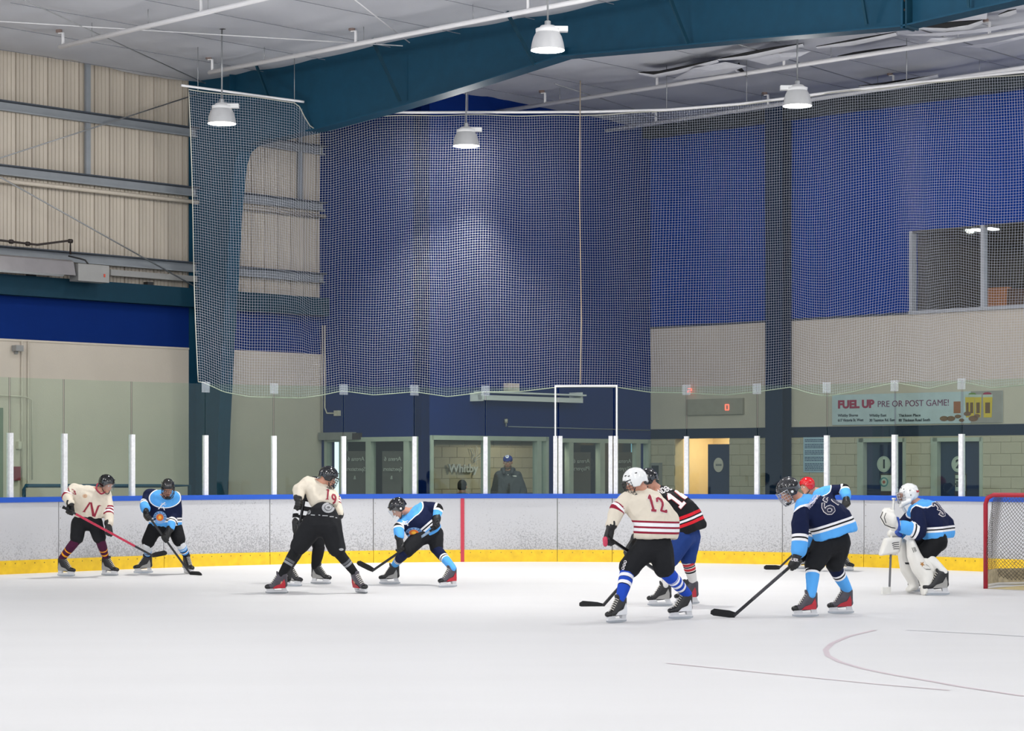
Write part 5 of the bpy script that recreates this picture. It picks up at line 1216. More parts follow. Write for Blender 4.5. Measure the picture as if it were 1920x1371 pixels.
    def poly(s, name, target, pts, m, **k):
        bm = bmesh.new(); bm.faces.new([bm.verts.new((x, -y, 0)) for x, y in pts]); bm.normal_update(); me = bpy.data.meshes.new('d'); bm.to_mesh(me); bm.free()
        xs = [p[0] for p in pts]; ys = [p[1] for p in pts]; c = ((min(xs) + max(xs)) / 2, (min(ys) + max(ys)) / 2)
        return s.decal(name, me, target, c, (max(xs) - min(xs), 0), (0, -(max(ys) - min(ys))), m, **k)
BVH = {}
def stick(label, a, b, tip, m=M_STKB, tape=M_TAPE, bladew=.07, group='hockey sticks held by the skaters', butt=None, accent=None, mid=None):
    """a butt, b heel, tip blade toe: world points"""
    a, b, tip = Vector(a), Vector(b), Vector(tip); t = thing('hockey_stick', label, 'hockey stick', a, group)
    barobj('shaft', a, b, .022, .03, m, t)
    if accent: barobj('coloured_section', a.lerp(b, accent[1]), a.lerp(b, accent[2]), .0235, .0315, accent[0], t)
    d = (b - a).normalized(); bd = (tip - b); L = bd.length; bd.normalize(); up = -d; up = (up - bd * up.dot(bd)).normalized(); nrm = bd.cross(up).normalized()
    bm = bmesh.new(); pr = None; n = 8
    for i in range(n + 1):
        f = i / n; c = b + bd * (L * f - .01) + nrm * (.02 * f * f); h = bladew * (1 if f < .85 else math.sqrt(max(.15, 1 - ((f - .85) / .17) ** 2))) * (.75 + .25 * min(1, f * 4)); th = .007
        r = [bm.verts.new(c - nrm * th - up * h * .35), bm.verts.new(c + nrm * th - up * h * .35), bm.verts.new(c + nrm * th + up * h * .65), bm.verts.new(c - nrm * th + up * h * .65)]
        if pr:
            for k in range(4): bm.faces.new((pr[k], pr[(k + 1) % 4], r[(k + 1) % 4], r[k]))
        else: bm.faces.new(r[::-1])
        pr = r
    bm.faces.new(pr); bmesh.ops.recalc_face_normals(bm, faces=bm.faces); obj('blade', bm, tape, t)
    tubeobj('grip_tape', [a, a.lerp(b, .1)], .019, butt or M_TAPE, t, 8); tubeobj('knob', [a - d * .008, a + d * .02], .024, butt or M_TAPE, t, 8)
    return t, d
# ---------------------------------------------------------------- skater 13 (far left)
A1 = (80, 850, 5.2735)
f = Fig('skater in a cream jersey with a maroon N, maroon socks, leftmost on the ice', *A1, 31.3); f.start(f.g(440, 1215))
f.joints(head=(628, 305, 0), neck=(560, 372, .02), shA=(310, 358, -.08), shB=(622, 412, .1), elA=(240, 430, -.2), wrA=(272, 492, -.3), handA=(280, 565, -.32), elB=(648, 560, .02), wrB=(650, 690, -.12), handB=(665, 778, -.2),
         hemA=(400, 560, 0), hemB=(528, 560, 0), hipA=(360, 690, 0), hipB=(520, 690, 0), kneeA=(335, 860, -.12), kneeB=(566, 850, -.06))
f.head(60, 22); f.skate('A', 228, 1218, -18); f.skate('B', 660, 1212, -22); f.body()
st, d = stick('black and red hockey stick of the leftmost cream skater, blade raised', f.p(203, 533, -.38), f.p(1090, 1016, -.25), f.p(1238, 985, -.25), M_STKB, M_TAPE, accent=(M_STKR, .14, .8))
jr = f.jersey(J_CREAM, rs=.085, rh=.122, rw=.06, drop=.06, up=(0, -300), hb=(460, 650)); f.pants(M_PANT2, .115, .095); f.socks(S_MAR); f.helmet(M_HB, 'visor')
f.glove('A', d, 1); f.glove('B', d, 1)
M_MAR = mat('maroon_print', '8e1c34', .7)
f.poly('letter_n', jr, [(388, 582), (425, 583), (420, 576), (470, 500), (490, 622), (520, 630), (560, 525), (582, 520), (560, 513), (542, 520), (512, 600), (488, 486), (458, 484), (455, 492), (402, 574)], M_MAR)
f.text('13', jr, (290, 375), (78, 38), (-12, -48), M_MAR, .01)
f.disc('shoulder_crest', jr, (418, 424), 24, 20, mat('tan_crest', 'c9a98a', .7)); f.text('C', jr, (418, 424), (20, 2), (0, -20), mat('tan_crest_letter', 'a06a50', .7), lift=.007)
tubeobj('collar', bez([f.p(545, 300, -.05), f.p(530, 350, -.14), f.p(575, 400, -.2), f.p(615, 385, -.1)], 5), .013, M_MAR, jr, 6)
# ---------------------------------------------------------------- blue skater beside 13
f = Fig('skater in navy and light blue jersey facing the camera, second from the left', *A1, 32.0); f.start(f.g(1220, 1190))
f.joints(head=(1238, 345, -.22), neck=(1210, 430, -.05), shA=(1050, 415, .02), shB=(1315, 430, .02), elA=(1000, 490, -.1), wrA=(1018, 548, -.22), handA=(1042, 625, -.32), elB=(1312, 590, -.02), wrB=(1262, 745, -.22), handB=(1222, 838, -.34),
         hemA=(1140, 630, 0), hemB=(1290, 625, 0), hipA=(1110, 745, 0), hipB=(1310, 745, 0), kneeA=(1035, 895, -.12), kneeB=(1350, 875, -.1))
f.head(12, 30); f.skate('A', 1000, 1187, 187); f.skate('B', 1440, 1192, -55, pitch=0); f.body()
st, d = stick('black hockey stick of the navy skater second from the left', f.p(1012, 575, -.36), f.p(1462, 1195, -.2), f.p(1585, 1192, -.45))
jr = f.jersey(J_BLUE, rs=.09, rh=.125, re=.07, rw=.06, drop=.1, up=(0, -300), hb=(1200, 742)); f.pants(M_PANT, .115, .098); f.socks(S_WB); f.helmet(M_HB, 'black_cage')
f.glove('A', d, 1); f.glove('B', d, 1)
M_CRB = mat('pale_blue_crest', '7fa9dc', .7); M_CRO = mat('orange_crest', 'e0702a', .7, var=.2, scale=60); M_CRY = mat('yellow_crest', 'f2b63a', .7)
def crest(c, rx, ry):
    f.disc('crest', jr, c, rx, ry, M_CRB); f.disc('crest_core', jr, c, rx * .55, ry * .58, M_CRO, lift=.007); f.disc('crest_flame', jr, c, rx * .25, ry * .3, M_CRY, lift=.01)
    for k in range(9):
        a_ = math.radians(200 - 27.5 * k); f.text('INVESTERS'[k], jr, (c[0] + rx * .77 * math.cos(a_), c[1] - ry * .77 * math.sin(a_)), (rx * .24 * math.sin(a_) + 1, rx * .2 * math.cos(a_)), (rx * .3 * math.cos(a_), -ry * .3 * math.sin(a_)), M_NAVY, lift=.007, sub=1)
crest((1160, 635), 66, 62)
M_WL = mat('white_lace', 'e8e8ea', .7)
for q in ([(1175, 490), (1215, 520)], [(1210, 485), (1165, 525)], [(1175, 520), (1145, 555)], [(1190, 525), (1205, 565)], [(1170, 500), (1225, 505)]):
    f.poly('neck_lace', jr, [(q[0][0] - 5, q[0][1]), (q[0][0] + 5, q[0][1] + 3), (q[1][0] + 5, q[1][1]), (q[1][0] - 5, q[1][1] - 3)], M_WL)
# ---------------------------------------------------------------- referee
A2 = (480, 850, 4.7275)
f = Fig('official in black and white stripes hidden behind the bending cream skater', *A2, 29.2); f.start(f.g(450, 1170))
f.joints(head=(520, 300, -.2), neck=(500, 370, -.05), shA=(400, 420, 0), shB=(570, 430, 0), elA=(368, 520, -.05), wrA=(350, 610, -.15), handA=(345, 670, -.2), elB=(590, 560, 0), wrB=(560, 650, -.1), handB=(540, 700, -.1),
         hemA=(440, 580, 0), hemB=(520, 580, 0), hipA=(410, 640, 0), hipB=(520, 640, 0), kneeA=(375, 850, -.05), kneeB=(556, 840, 0))
f.head(20, 40); f.skate('A', 325, 1180, -30); f.skate('B', 570, 1162, -12); f.body()
f.jersey(REF, 'striped_shirt', rs=.07, rh=.11, re=.06, rw=.05); f.pants(M_PANT, .105, .085, name='trousers'); f.socks(cloth('black_trouser_leg', '17171a'), .085, .08, .066, 'trouser_leg'); f.helmet(M_HB, 'visor')
f.glove('A', (0, .5, 1), 1, cuff=.045); f.glove('B', (0, .5, 1), 1, cuff=.045)
# ---------------------------------------------------------------- bending cream 19
f = Fig('skater in cream jersey and black pants bending over with his back to the camera', *A2, 27.05); f.start(f.g(560, 1245))
f.joints(head=(638, 212, .12), neck=(580, 262, .15), shA=(455, 262, .1), shB=(600, 300, .3), elA=(385, 325, .05), wrA=(375, 385, .0), handA=(372, 455, -.05), elB=(700, 420, .42), wrB=(735, 540, .25), handB=(700, 620, .35),
         hemA=(550, 415, .1), hemB=(650, 425, .12), hipA=(510, 640, 0), hipB=(655, 640, 0), kneeA=(360, 850, .0), kneeB=(725, 870, .0))
f.head(105, 25); f.skate('A', 190, 1246, 185, 'red', tilt=-12); f.skate('B', 935, 1243, -55, 'red', tilt=14); f.body()
st, d = stick('black hockey stick of the bending cream skater, mostly behind his leg', f.p(440, 340, .05), f.p(300, 1115, .25), f.p(225, 1150, .35))
jr = f.jersey(J_CREAM, rs=.085, rh=.115, re=.082, rw=.066, drop=0)
pn = f.pants(M_PANT2, .155, .115, waist=(595, 540, .03), rwst=.165); f.socks(S_BLK); f.helmet(M_HB, 'black_cage')
f.glove('A', (0.1, 0, 1), 1); f.glove('B', d, 1)
f.poly('digit_one', jr, [(612, 410), (648, 412), (640, 402), (648, 330), (640, 318), (618, 325), (632, 332), (628, 400)], M_MAR)
f.glyph('9', jr, (692, 408), (36, 12), (-8, -80), M_MAR, 15)
M_PAT = mat('grey_patch', '9b9c9e', .6); M_PAT2 = mat('dark_patch_ring', '4c4d50', .6)
for c, rx, ry in (((640, 484), 56, 46), ((466, 520), 20, 24)):
    f.disc('round_patch', pn, c, rx, ry, M_PAT); f.disc('patch_ring', pn, c, rx * .62, ry * .6, M_PAT2, lift=.007); f.disc('patch_centre', pn, c, rx * .5, ry * .48, M_PAT, lift=.010); f.disc('patch_mark', pn, c, rx * .25, ry * .2, M_PAT2, lift=.013)
for x, y, w_ in ((505, 548, 36), (562, 548, 16), (612, 553, 48), (670, 562, 36), (710, 572, 16)): f.poly('belt_mark', pn, [(x - w_ / 2, y - 4), (x + w_ / 2, y - 2), (x + w_ / 2, y + 6), (x - w_ / 2, y + 4)], M_PAT)
f.disc('hem_logo', pn, (755, 853), 20, 11, M_PAT)
# ---------------------------------------------------------------- crouching navy skater
f = Fig('skater in navy jersey crouching with head down left of the red goal line stripe', *A2, 28.9); f.start(f.g(1450, 1175))
f.joints(head=(1262, 485, -.1), neck=(1345, 520, 0), shA=(1330, 600, -.02), shB=(1500, 490, .05), elA=(1268, 660, -.12), wrA=(1268, 735, -.2), handA=(1272, 835, -.25), elB=(1612, 500, .0), wrB=(1600, 580, -.08), handB=(1585, 640, -.15),
         hemA=(1420, 720, 0), hemB=(1545, 640, 0), hipA=(1450, 745, -.05), hipB=(1590, 715, .05), kneeA=(1320, 880, -.2), kneeB=(1600, 850, 0))
f.head(-72, 42); f.skate('A', 1190, 1162, 178); f.skate('B', 1705, 1190, 215, 'red'); f.body()
st, d = stick('silver and black hockey stick of the crouching navy skater', f.p(1600, 652, -.22), f.p(1035, 1040, .1), f.p(885, 970, .15), M_STKB, M_TAPE, accent=(mat('silver_stick', '8ea3b8', .3, var=.3, scale=30), .05, .42))
jr = f.jersey(J_BLUE, rs=.09, rh=.115, re=.078, rw=.062, chest=(1420, 600, -.05, .13)); f.pants(M_PANT2, .115, .095); f.socks(S_BLU); f.helmet(M_HB, 'visor', badge=M_HW)
f.glove('A', d, -1); f.glove('B', d, -1)
crest((1400, 703), 74, 46)
for q in ([(1285, 620), (1350, 600)], [(1310, 600), (1355, 640)], [(1320, 625), (1300, 600)], [(1335, 610), (1345, 645)]):
    f.poly('neck_lace', jr, [(q[0][0] - 5, q[0][1]), (q[0][0] + 5, q[0][1] + 3), (q[1][0] + 5, q[1][1]), (q[1][0] - 5, q[1][1] - 3)], M_WL)
# ---------------------------------------------------------------- black 19
A3 = (1070, 850, 4.033)
f = Fig('skater in black jersey with white number 19, partly behind the white helmet', *A3, 24.9); f.start(f.g(800, 1150))
f.joints(head=(585, 205, 0), neck=(650, 270, .05), shA=(690, 350, -.1), shB=(760, 330, .15), elA=(640, 480, .1), wrA=(560, 620, .2), handA=(560, 797, .1), elB=(620, 500, .3), wrB=(640, 620, .2), handB=(650, 695, .1),
         hemA=(860, 500, -.05), hemB=(905, 480, .1), hipA=(860, 640, -.08), hipB=(910, 630, .1), kneeA=(740, 830, -.1), kneeB=(890, 820, .05))
f.head(-100, 25); f.skate('A', 680, 1157, 180); f.skate('B', 885, 1142, 175, 'red'); f.body()
st, d = stick('black hockey stick with its blade left of the cream 12 skater', f.p(720, 617, .1), f.p(238, 1160, -.25), f.p(62, 1142, -.3))
jr = f.jersey(J_BLACK, rs=.085, drop=.14, up=(-120, -330), hb=(920, 592), rh=.135, re=.075, rw=.06, chest=(850, 420, 0, .14)); f.pants(M_PANTB, .115, .095); f.socks(S_RWB); f.helmet(M_HB, None, badge=M_PAT)
f.glove('A', d, 1); f.glove('B', d, 1)
M_PRW = mat('white_print', 'ece6e6', .7); M_PRR = mat('red_print_edge', 'b03038', .7)
for m_, b_, l_ in ((M_PRR, 30, .005), (M_PRW, 23, .009)):
    f.glyph('1', jr, (790, 355), (40, -44), (-105, -78), m_, b_, lift=l_); f.glyph('9', jr, (838, 318), (42, 42), (-88, -68), m_, b_, lift=l_)
f.text('NDERS', jr, (712, 278), (92, -40), (-22, -40), M_PRW, .02, lift=.008)
f.text('C', jr, (652, 247), (24, -12), (-8, -20), M_PRW, .02)
# ---------------------------------------------------------------- cream 12
f = Fig('skater in cream jersey with number 12, white helmet and royal blue striped socks', *A3, 22.3); f.start(f.g(600, 1270))
f.joints(head=(490, 215, 0), neck=(545, 285, .05), shA=(430, 350, 0), shB=(625, 350, .18), elA=(352, 430, -.06), wrA=(312, 535, -.12), handA=(298, 650, -.15), elB=(600, 520, .42), wrB=(500, 640, .4), handB=(450, 748, .3),
         hemA=(590, 515, 0), hemB=(705, 525, .02), hipA=(555, 730, 0), hipB=(690, 730, .02), kneeA=(432, 885, -.02), kneeB=(715, 890, .0))
f.head(-98, 22); f.skate('A', 350, 1283, 222, 'white'); f.skate('B', 838, 1254, 203, 'white'); f.body()
st, d = stick('black hockey stick held behind the legs of the cream 12 skater', f.p(285, 640, -.16), f.p(812, 1000, .55), f.p(880, 985, .8))
jr = f.jersey(J_CREAMH, rs=.092, rh=.155, drop=.1, up=(10, -330), hb=(650, 645), re=.082, rw=.068, chest=(650, 430, 0, .15)); pn = f.pants(M_PANT2, .128, .11, folds=.014); f.socks(S_ROY, .08, .075, .055); f.helmet(M_HW, 'black_cage', badge=None, size=1.04)
M_PINK = mat('pink_palm', 'c83c58', .6)
f.glove('A', d, 1, acc=M_GLV); f.glove('B', d, 1)
for m_, b_, l_ in ((M_PRW, 25, .005), (M_MAR, 18, .009)):
    f.glyph('1', jr, (612, 378), (38, 4), (-34, -112), m_, b_, lift=l_); f.glyph('2', jr, (682, 392), (48, 12), (-40, -96), m_, b_ * .9, lift=l_)
for k, y in enumerate((823, 846, 870)): f.disc('pants_badge', pn, (414 - 8 * k, y), 11, 12, M_PRW); f.disc('badge_core', pn, (414 - 8 * k, y), 6, 6, M_PANT2, lift=.008)
blob('pink_palm_patch', [[(f.p(262, 650, -.2), .03), (f.p(262, 690, -.2), .025)]], M_PINK, f.root, .008, 1)
# ---------------------------------------------------------------- red helmet skater by the boards
A4 = (1320, 860, 4.284)
f = Fig('skater in navy jersey with a shiny red helmet by the boards', *A4, 32.8); f.start(f.g(960, 895))
f.joints(head=(828, 222, 0), neck=(905, 262, .05), shA=(920, 290, -.05), shB=(985, 262, .05), elA=(860, 420, -.1), wrA=(820, 500, -.2), handA=(870, 600, -.2), elB=(1120, 245, .0), wrB=(1140, 300, -.1), handB=(1140, 365, -.2),
         hemA=(970, 420, 0), hemB=(1040, 420, 0), hipA=(980, 500, 0), hipB=(1050, 500, 0), kneeA=(900, 680, -.1), kneeB=(1110, 680, 0))
f.head(-65, 12); f.skate('A', 800, 888, 185); f.skate('B', 1133, 903, -40); f.body()
st, d = stick('black hockey stick with its blade by the boards behind the grey helmet skater', f.p(1160, 345, -.22), f.p(602, 880, -.1), f.p(478, 882, -.12))
jr = f.jersey(J_BLUE, rs=.085, rh=.11, re=.08, rw=.068); f.pants(M_PANT2, .11, .095); f.socks(S_BLU); f.helmet(M_HR, None, vents=False)
f.glove('A', d, 1); f.glove('B', d, 1)
# ---------------------------------------------------------------- navy 62
f = Fig('skater in navy jersey with number 67 and a dark grey caged helmet', *A4, 23.1); f.start(f.g(960, 1262))
f.joints(head=(682, 258, -.02), neck=(765, 320, 0), shA=(790, 380, -.12), shB=(905, 370, .22), elA=(768, 580, -.2), wrA=(758, 745, -.25), handA=(712, 850, -.3), elB=(900, 600, .3), wrB=(838, 720, .2), handB=(800, 785, .0),
         hemA=(970, 540, -.02), hemB=(1080, 480, .05), hipA=(955, 715, -.02), hipB=(1085, 680, .06), kneeA=(875, 870, -.08), kneeB=(1045, 860, .1))
f.head(-80, 32); f.skate('A', 820, 1274, 187, 'red'); f.skate('B', 1105, 1248, 183, 'red'); f.body()
st, d = stick('black hockey stick reaching down left from the navy skater with the caged helmet', f.p(835, 742, -.1), f.p(240, 1262, -.28), f.p(52, 1240, -.35), M_STKB, M_TAPE, bladew=.075, accent=(mat('grey_stick', '3c3a3e', .3, var=.4, scale=40), .35, .75))
jr = f.jersey(J_BLUE, rs=.095, rh=.15, re=.085, rw=.076, drop=.14, up=(-100, -330), hb=(1045, 628), chest=(960, 440, 0, .17)); f.pants(M_PANT2, .13, .108, folds=.014); f.socks(S_BLU, .08, .075, .055); f.helmet(M_HG, 'cage', badge=M_HW, size=1.04)
f.glove('A', d, 1); f.glove('B', d, 1)
M_NUM = mat('grey_number_fill', '2a2c44', .7)
for m_, b_, l_ in ((M_PRW, 27, .006), (M_NUM, 17, .010)):
    f.glyph('6', jr, (985, 405), (48, -50), (-92, -48), m_, b_, lift=l_); f.glyph('7', jr, (1030, 338), (46, -44), (-98, -44), m_, b_, lift=l_)
f.text('NICKLEFORD', jr, (878, 340), (92, -112), (-26, -26), mat('pale_lilac_print', 'c4c0d4', .7), .015, lift=.009)
f.text('BAUER', bpy.data.objects[[o.name for o in f.root.children if o.name.startswith('glove')][0]], (712, 812), (88, 14), (2, -24), M_PRW, .01)
# ---------------------------------------------------------------- goalie
A5 = (1600, 870, 4.897)
f = Fig('goaltender in navy jersey, white mask and white leg pads, crouching before the goal', *A5, 27.0); f.start(f.g(680, 1195))
f.joints(head=(505, 285, 0), neck=(600, 360, .02), shA=(600, 440, -.15), shB=(600, 410, .2), elA=(585, 615, -.25), wrA=(455, 580, -.3), handA=(345, 520, -.32), elB=(470, 570, .2), wrB=(410, 650, .1), handB=(340, 770, .0),
         hemA=(730, 570, -.08), hemB=(815, 560, .1), hipA=(770, 715, -.12), hipB=(770, 715, .14), kneeA=(650, 830, -.15), kneeB=(520, 800, .2))
f.head(-82, 12); f.skate('A', 770, 1208, 184, size=1.15); f.skate('B', 612, 1172, 184, size=1.0); f.body(); f.socks(cloth('white_hockey_sock', 'dddbd6'))
jr = f.jersey(J_BLUE, rs=.1, rh=.15, re=.105, rw=.085, drop=.1, up=(-20, -330), hb=(760, 690), chest=(700, 450, 0, .16)); f.pants(M_PANT, .13, .12, folds=.012)
f.glyph('3', jr, (780, 420), (44, -8), (-88, -108), M_PRW, 26, lift=.006); f.glyph('3', jr, (780, 420), (44, -8), (-88, -108), M_NUM, 15, lift=.011)
# mask
H = f.H; R_ = f.R
mk = blob('goalie_mask', [[(H(0, -.015, .03), (.105, .13, .12), R_), (H(0, -.01, -.02), (.1, .115, .07), R_)], [(H(-.05, .11, -.085), (.02, .02, .03), R_), (H(.05, .11, -.085), (.02, .02, .03), R_), (H(0, .13, -.12), (.03, .02, .025), R_), (H(-.07, .03, -.07), .035), (H(.07, .03, -.07), .035)]], M_HW, f.root, .008, 2)
bm = bmesh.new()
for az in range(-60, 61, 15):
    a_ = math.radians(az); tube(bm, [H(.088 * math.sin(a_), .15 * math.cos(a_), z) for z in (.055, .01, -.03, -.075)], .003, 5)
for z in (.055, .02, -.015, -.05, -.08): tube(bm, [H(.088 * math.sin(math.radians(a_)), .15 * math.cos(math.radians(a_)), z) for a_ in range(-66, 67, 12)], .003, 5)
obj('mask_cage', bm, M_WIRE, mk, True)
blob('mask_opening', [[(H(-.045, .1, .02), (.03, .02, .03), R_), (H(.045, .1, .02), (.03, .02, .03), R_), (H(0, .112, -.03), (.04, .015, .02), R_)]], mat('brown_mask_fill', '8a6a5c', .8), mk, .008, 1)  # brown filling inside the mask opening
bm = bmesh.new()
for x, y, z in ((.1, .0, .06), (.1, .0, .0), (.085, .07, .09), (.06, .09, .11), (.06, .105, -.09)):
    for sx in (-1, 1): hull(bm, [(H(sx * x, y, z), .007)])
obj('mask_vent', bm, M_BLACK, mk)['kind'] = 'stuff'
f.poly('red_mask_mark', mk, [(572, 240), (585, 246), (600, 240), (600, 262), (590, 258), (585, 268), (578, 252)], mat('red_print', 'b02a34', .6))
blob('throat_guard', [[(H(-.04, .1, -.14), .012), (H(.04, .1, -.14), .012), (H(-.03, .08, -.2), .012), (H(.03, .08, -.2), .012)]], mat('clear_throat_plastic', 'b9bec4', .3), mk, .008, 1)
# leg pads
M_PAD = mat('white_pad_leather', 'dfdcd5', .45, var=.03, scale=8, bump=.1, bscale=20); M_PLN = mat('pad_black_line', '1a1a1c', .5)
def pad(pts, d, wy, nm='leg_pad'):
    parts = []
    for (x0, y0, r0), (x1, y1, r1) in zip(pts, pts[1:]):
        parts.append([(f.p(x0, y0, d), (r0, wy, r0)), (f.p(x1, y1, d), (r1, wy, r1))])
    return blob(nm, parts, M_PAD, f.root, .012, 3)
pd = pad([(528, 725, .055), (560, 850, .09), (610, 950, .11), (670, 1030, .11), (668, 1110, .07), (642, 1190, .03)], -.2, .13)
blob('knee_stack', [[(f.p(650, 900, -.18), (.09, .1, .07)), (f.p(735, 960, -.16), (.06, .1, .07)), (f.p(770, 1040, -.14), (.04, .08, .03)), (f.p(700, 1020, -.16), (.06, .1, .06))]], M_PAD, pd, .012, 2)
pd2 = pad([(455, 720, .05), (465, 850, .075), (490, 960, .085), (540, 1060, .07), (560, 1120, .06), (505, 1158, .03)], .25, .13)
for pts in ([(540, 770), (555, 812)], [(552, 768), (567, 808)], [(562, 766), (577, 802)], [(700, 920), (718, 948)], [(718, 948), (775, 942)], [(710, 915), (770, 908)]):
    (x0, y0), (x1, y1) = pts; f.poly('pad_line', pd, [(x0 - 2, y0 - 2), (x0 + 3, y0 - 2), (x1 + 3, y1 + 2), (x1 - 2, y1 + 2)], M_PLN)
f.poly('pad_star', pd, [(612, 900), (628, 910), (645, 898), (640, 918), (655, 932), (638, 932), (632, 948), (626, 930), (612, 925), (622, 915)], mat('bronze_star', 'a8763c', .5))
for pts in ([(640, 950), (665, 968)], [(665, 968), (708, 970)], [(708, 966), (690, 940)], [(690, 940), (665, 925)]):
    (x0, y0), (x1, y1) = pts; f.poly('pad_line', pd, [(x0 - 2, y0 - 3), (x0 + 3, y0 + 3), (x1 + 3, y1 + 3), (x1 - 2, y1 - 3)], M_PLN)
f.poly('pad_strap', pd2, [(472, 904), (514, 906), (512, 924), (480, 922)], M_PLN)
# catching glove, blocker
cg = blob('catching_glove', [[(f.p(285, 490, -.32), (.05, .09, .09)), (f.p(350, 520, -.32), (.07, .1, .1)), (f.p(370, 590, -.3), (.04, .07, .04))], [(f.p(300, 430, -.3), (.05, .06, .035)), (f.p(340, 450, -.3), (.06, .07, .06))], [(f.p(380, 540, -.3), (.05, .08, .07)), (f.p(440, 580, -.3), (.04, .07, .05))]], M_PAD, f.root, .009, 2)
blob('blue_cuff', [[(f.p(405, 500, -.3), (.02, .09, .02)), (f.p(415, 600, -.3), (.025, .09, .03))]], mat('royal_cuff', '2048a0', .6), cg, .009, 1)
tubeobj('glove_binding', [f.p(*q) for q in ((270, 440, -.4), (250, 490, -.42), (290, 560, -.42), (350, 585, -.42), (385, 590, -.4))], .006, M_PLN, cg, 6)
tubeobj('glove_binding', [f.p(*q) for q in ((300, 450, -.43), (284, 490, -.44), (300, 545, -.44))], .005, M_PLN, cg, 6)
for i in range(4):
    blob('glove_finger', [[(f.p(300 + i * 18, 432 - i * 1, -.26 - .02 * i), .014), (f.p(292 + i * 18, 408, -.28 - .02 * i), .012)]], M_PAD, cg, .006, 1)
bk = blob('blocker', [[(f.p(310, 700, .0), (.05, .1, .03)), (f.p(425, 690, .0), (.03, .1, .03)), (f.p(250, 830, -.02), (.02, .1, .02)), (f.p(400, 800, -.02), (.03, .1, .03))]], M_PAD, f.root, .009, 2)
blob('blocker_palm', [[(f.p(345, 640, .05), (.05, .06, .05)), (f.p(420, 640, .05), (.05, .06, .05))]], M_PAD, bk, .009, 2)
blob('blue_blocker_cuff', [[(f.p(400, 630, .0), (.03, .08, .03)), (f.p(430, 655, .0), (.03, .08, .03))]], MATS['royal_cuff'], bk, .009, 1)
for k in range(4): f.poly('pad_line', bk, [(352 + k * 4, 760 + k * 16 - 30), (372 + k * 3, 722 + k * 18), (420, 716 + k * 20), (420, 722 + k * 20), (376 + k * 3, 729 + k * 18), (356 + k * 4, 766 + k * 16 - 30)], M_PLN)
for i in range(4): blob('blocker_finger', [[(f.p(335, 785 + i * 7, -.05 + .0 * i), .015), (f.p(352, 780 + i * 7, .04), .014)]], M_PAD, bk, .006, 1)
gs = thing('goalie_stick', 'goalie stick with a white knob, grey shaft and white taped blade', 'goalie stick', f.p(372, 320, .05))
barobj('shaft', f.p(372, 318, .1), f.p(344, 800, -.02), .022, .028, M_WTAPE, gs)
tubeobj('knob', [f.p(372, 312, .1), f.p(372, 330, .1)], .026, M_WTAPE, gs, 10)
barobj('lower_shaft', f.p(345, 795, -.02), f.p(332, 1140, -.1), .022, .03, mat('grey_paddle', '55565a', .4), gs)
bm = bmesh.new(); bar(bm, f.p(338, 1160, -.1), f.p(262, 1166, -.2), .025, .085); bmesh.ops.recalc_face_normals(bm, faces=bm.faces); obj('blade', bm, M_WTAPE, gs)
# ---------------------------------------------------------------- man behind the glass
A6 = (820, 820, 8.0)
f = Fig('man in a dark grey hoodie and blue cap standing behind the glass', *A6, 38.2); f.start(f.p(1060, 500))
f.joints(head=(1058, 372, 0), neck=(1062, 500, .02), shA=(925, 580, .02), shB=(1205, 580, .02), elA=(850, 810, 0), wrA=(850, 1040, -.1), handA=(870, 1100, -.15), elB=(1290, 810, 0), wrB=(1280, 1040, -.1), handB=(1260, 1100, -.15),
         hemA=(970, 1000, 0), hemB=(1160, 1000, 0), hipA=(990, 1120, 0), hipB=(1140, 1120, 0), kneeA=(985, 1500, 0), kneeB=(1145, 1500, 0))
for k, x in (('A', 985), ('B', 1145)):
    q = f.p(x, 1100); f.j['an' + k] = Vector((q.x, q.y, .1)); f.j['at' + k] = Vector((q.x, q.y, .12)); f.j['knee' + k].z = .5; f.j['hip' + k].z = .92
f.head(-4, 8); f.body()
for k in 'AB': blob('shoe', [[(f.j['an' + k] + Vector((0, .04, -.05)), .045), (f.j['an' + k] + Vector((0, -.14, -.065)), .035)]], M_BLACK, f.root, .01, 1)
hd = f.jersey(cloth('dark_grey_fleece', '3f4146'), 'hoodie', rs=.085, rh=.13, re=.07, rw=.055, folds=.014)
blob('hood', [[(f.p(985, 490, .04), .05), (f.p(1135, 490, .04), .05), (f.p(1060, 520, .1), .06)], [(f.p(990, 480, -.02), .035), (f.p(1000, 540, -.09), .03)], [(f.p(1128, 480, -.02), .035), (f.p(1120, 540, -.09), .03)]], MATS['dark_grey_fleece'], hd, .01, 2)
f.pants(M_PANT, .11, .085, name='trousers'); f.socks(M_PANT, .085, .08, .07, 'trouser_leg')
H = f.H; R_ = f.R
blob('beard', [[(H(-.05, .04, -.07), .022), (H(.05, .04, -.07), .022), (H(0, .065, -.1), .03)]], mat('grey_brown_beard', '6b5548', .9), f.root, .007, 1)
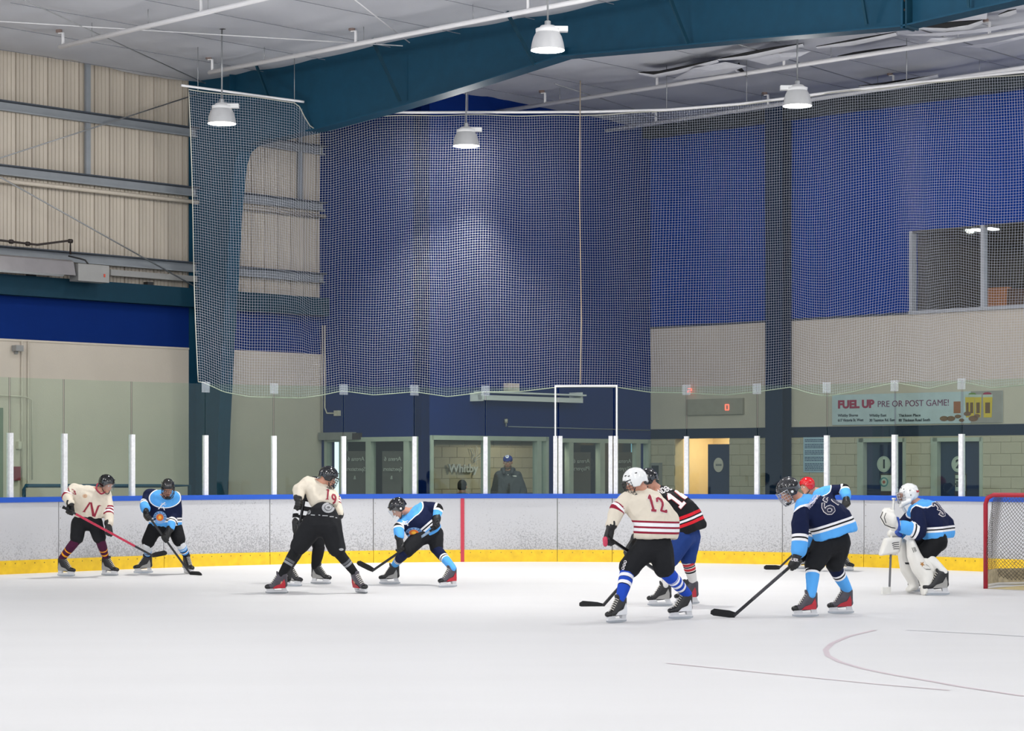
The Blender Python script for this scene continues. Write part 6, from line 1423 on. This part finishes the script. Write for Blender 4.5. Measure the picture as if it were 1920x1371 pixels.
cp = blob('cap', [[(H(0, -.005, .05), (.088, .106, .075), R_), (H(0, -.01, .03), (.086, .104, .03), R_)]], mat('royal_blue_cap', '1c2f7c', .7), f.root, .008, 1)
blob('cap_brim', [[(H(-.055, .09, .04), .008), (H(.055, .09, .04), .008), (H(0, .165, .03), .008)]], MATS['royal_blue_cap'], cp, .007, 1)
f.disc('cap_badge', cp, (1047, 287), 27, 27, M_PRW); f.disc('badge_ring', cp, (1047, 287), 15, 15, mat('blue_badge', '2a4ab0', .6), lift=.007); f.disc('badge_dot', cp, (1047, 287), 8, 8, M_PRW, lift=.01)
f.disc('zip_pull', hd, (1061, 563), 6, 8, M_PRW); f.text('TIMBER', hd, (1158, 583), (64, 4), (0, -16), M_PRW, .02)
# ---------------------------------------------------------------- child behind the glass
f = Fig('dark haired child in a green top behind the glass under the town sign', *A6, 37.6); f.start(f.p(375, 740))
f.joints(head=(375, 738, 0), neck=(375, 830, .02), shA=(300, 880, .02), shB=(450, 880, .02), elA=(275, 1030, 0), wrA=(280, 1150, -.05), handA=(290, 1200, -.08), elB=(475, 1030, 0), wrB=(470, 1150, -.05), handB=(460, 1200, -.08),
         hemA=(340, 1100, 0), hemB=(410, 1100, 0), hipA=(345, 1180, 0), hipB=(405, 1180, 0), kneeA=(345, 1400, 0), kneeB=(405, 1400, 0))
for k, x in (('A', 340), ('B', 410)):
    q = f.p(x, 1100); f.j['an' + k] = Vector((q.x, q.y, .09)); f.j['at' + k] = Vector((q.x, q.y, .1)); f.j['knee' + k].z = .36; f.j['hip' + k].z = .66
f.head(170, 5); f.body(mat('black_hair', '14110f', .7))
for k in 'AB': blob('shoe', [[(f.j['an' + k] + Vector((0, -.03, -.05)), .035), (f.j['an' + k] + Vector((0, .1, -.055)), .03)]], M_BLACK, f.root, .01, 1)
f.jersey(cloth('green_top', '1f5a40'), 'green_top', rs=.055, rh=.09, re=.045, rw=.04, folds=.008); f.pants(M_PANT, .08, .065, name='trousers'); f.socks(M_PANT, .06, .055, .045, 'trouser_leg')
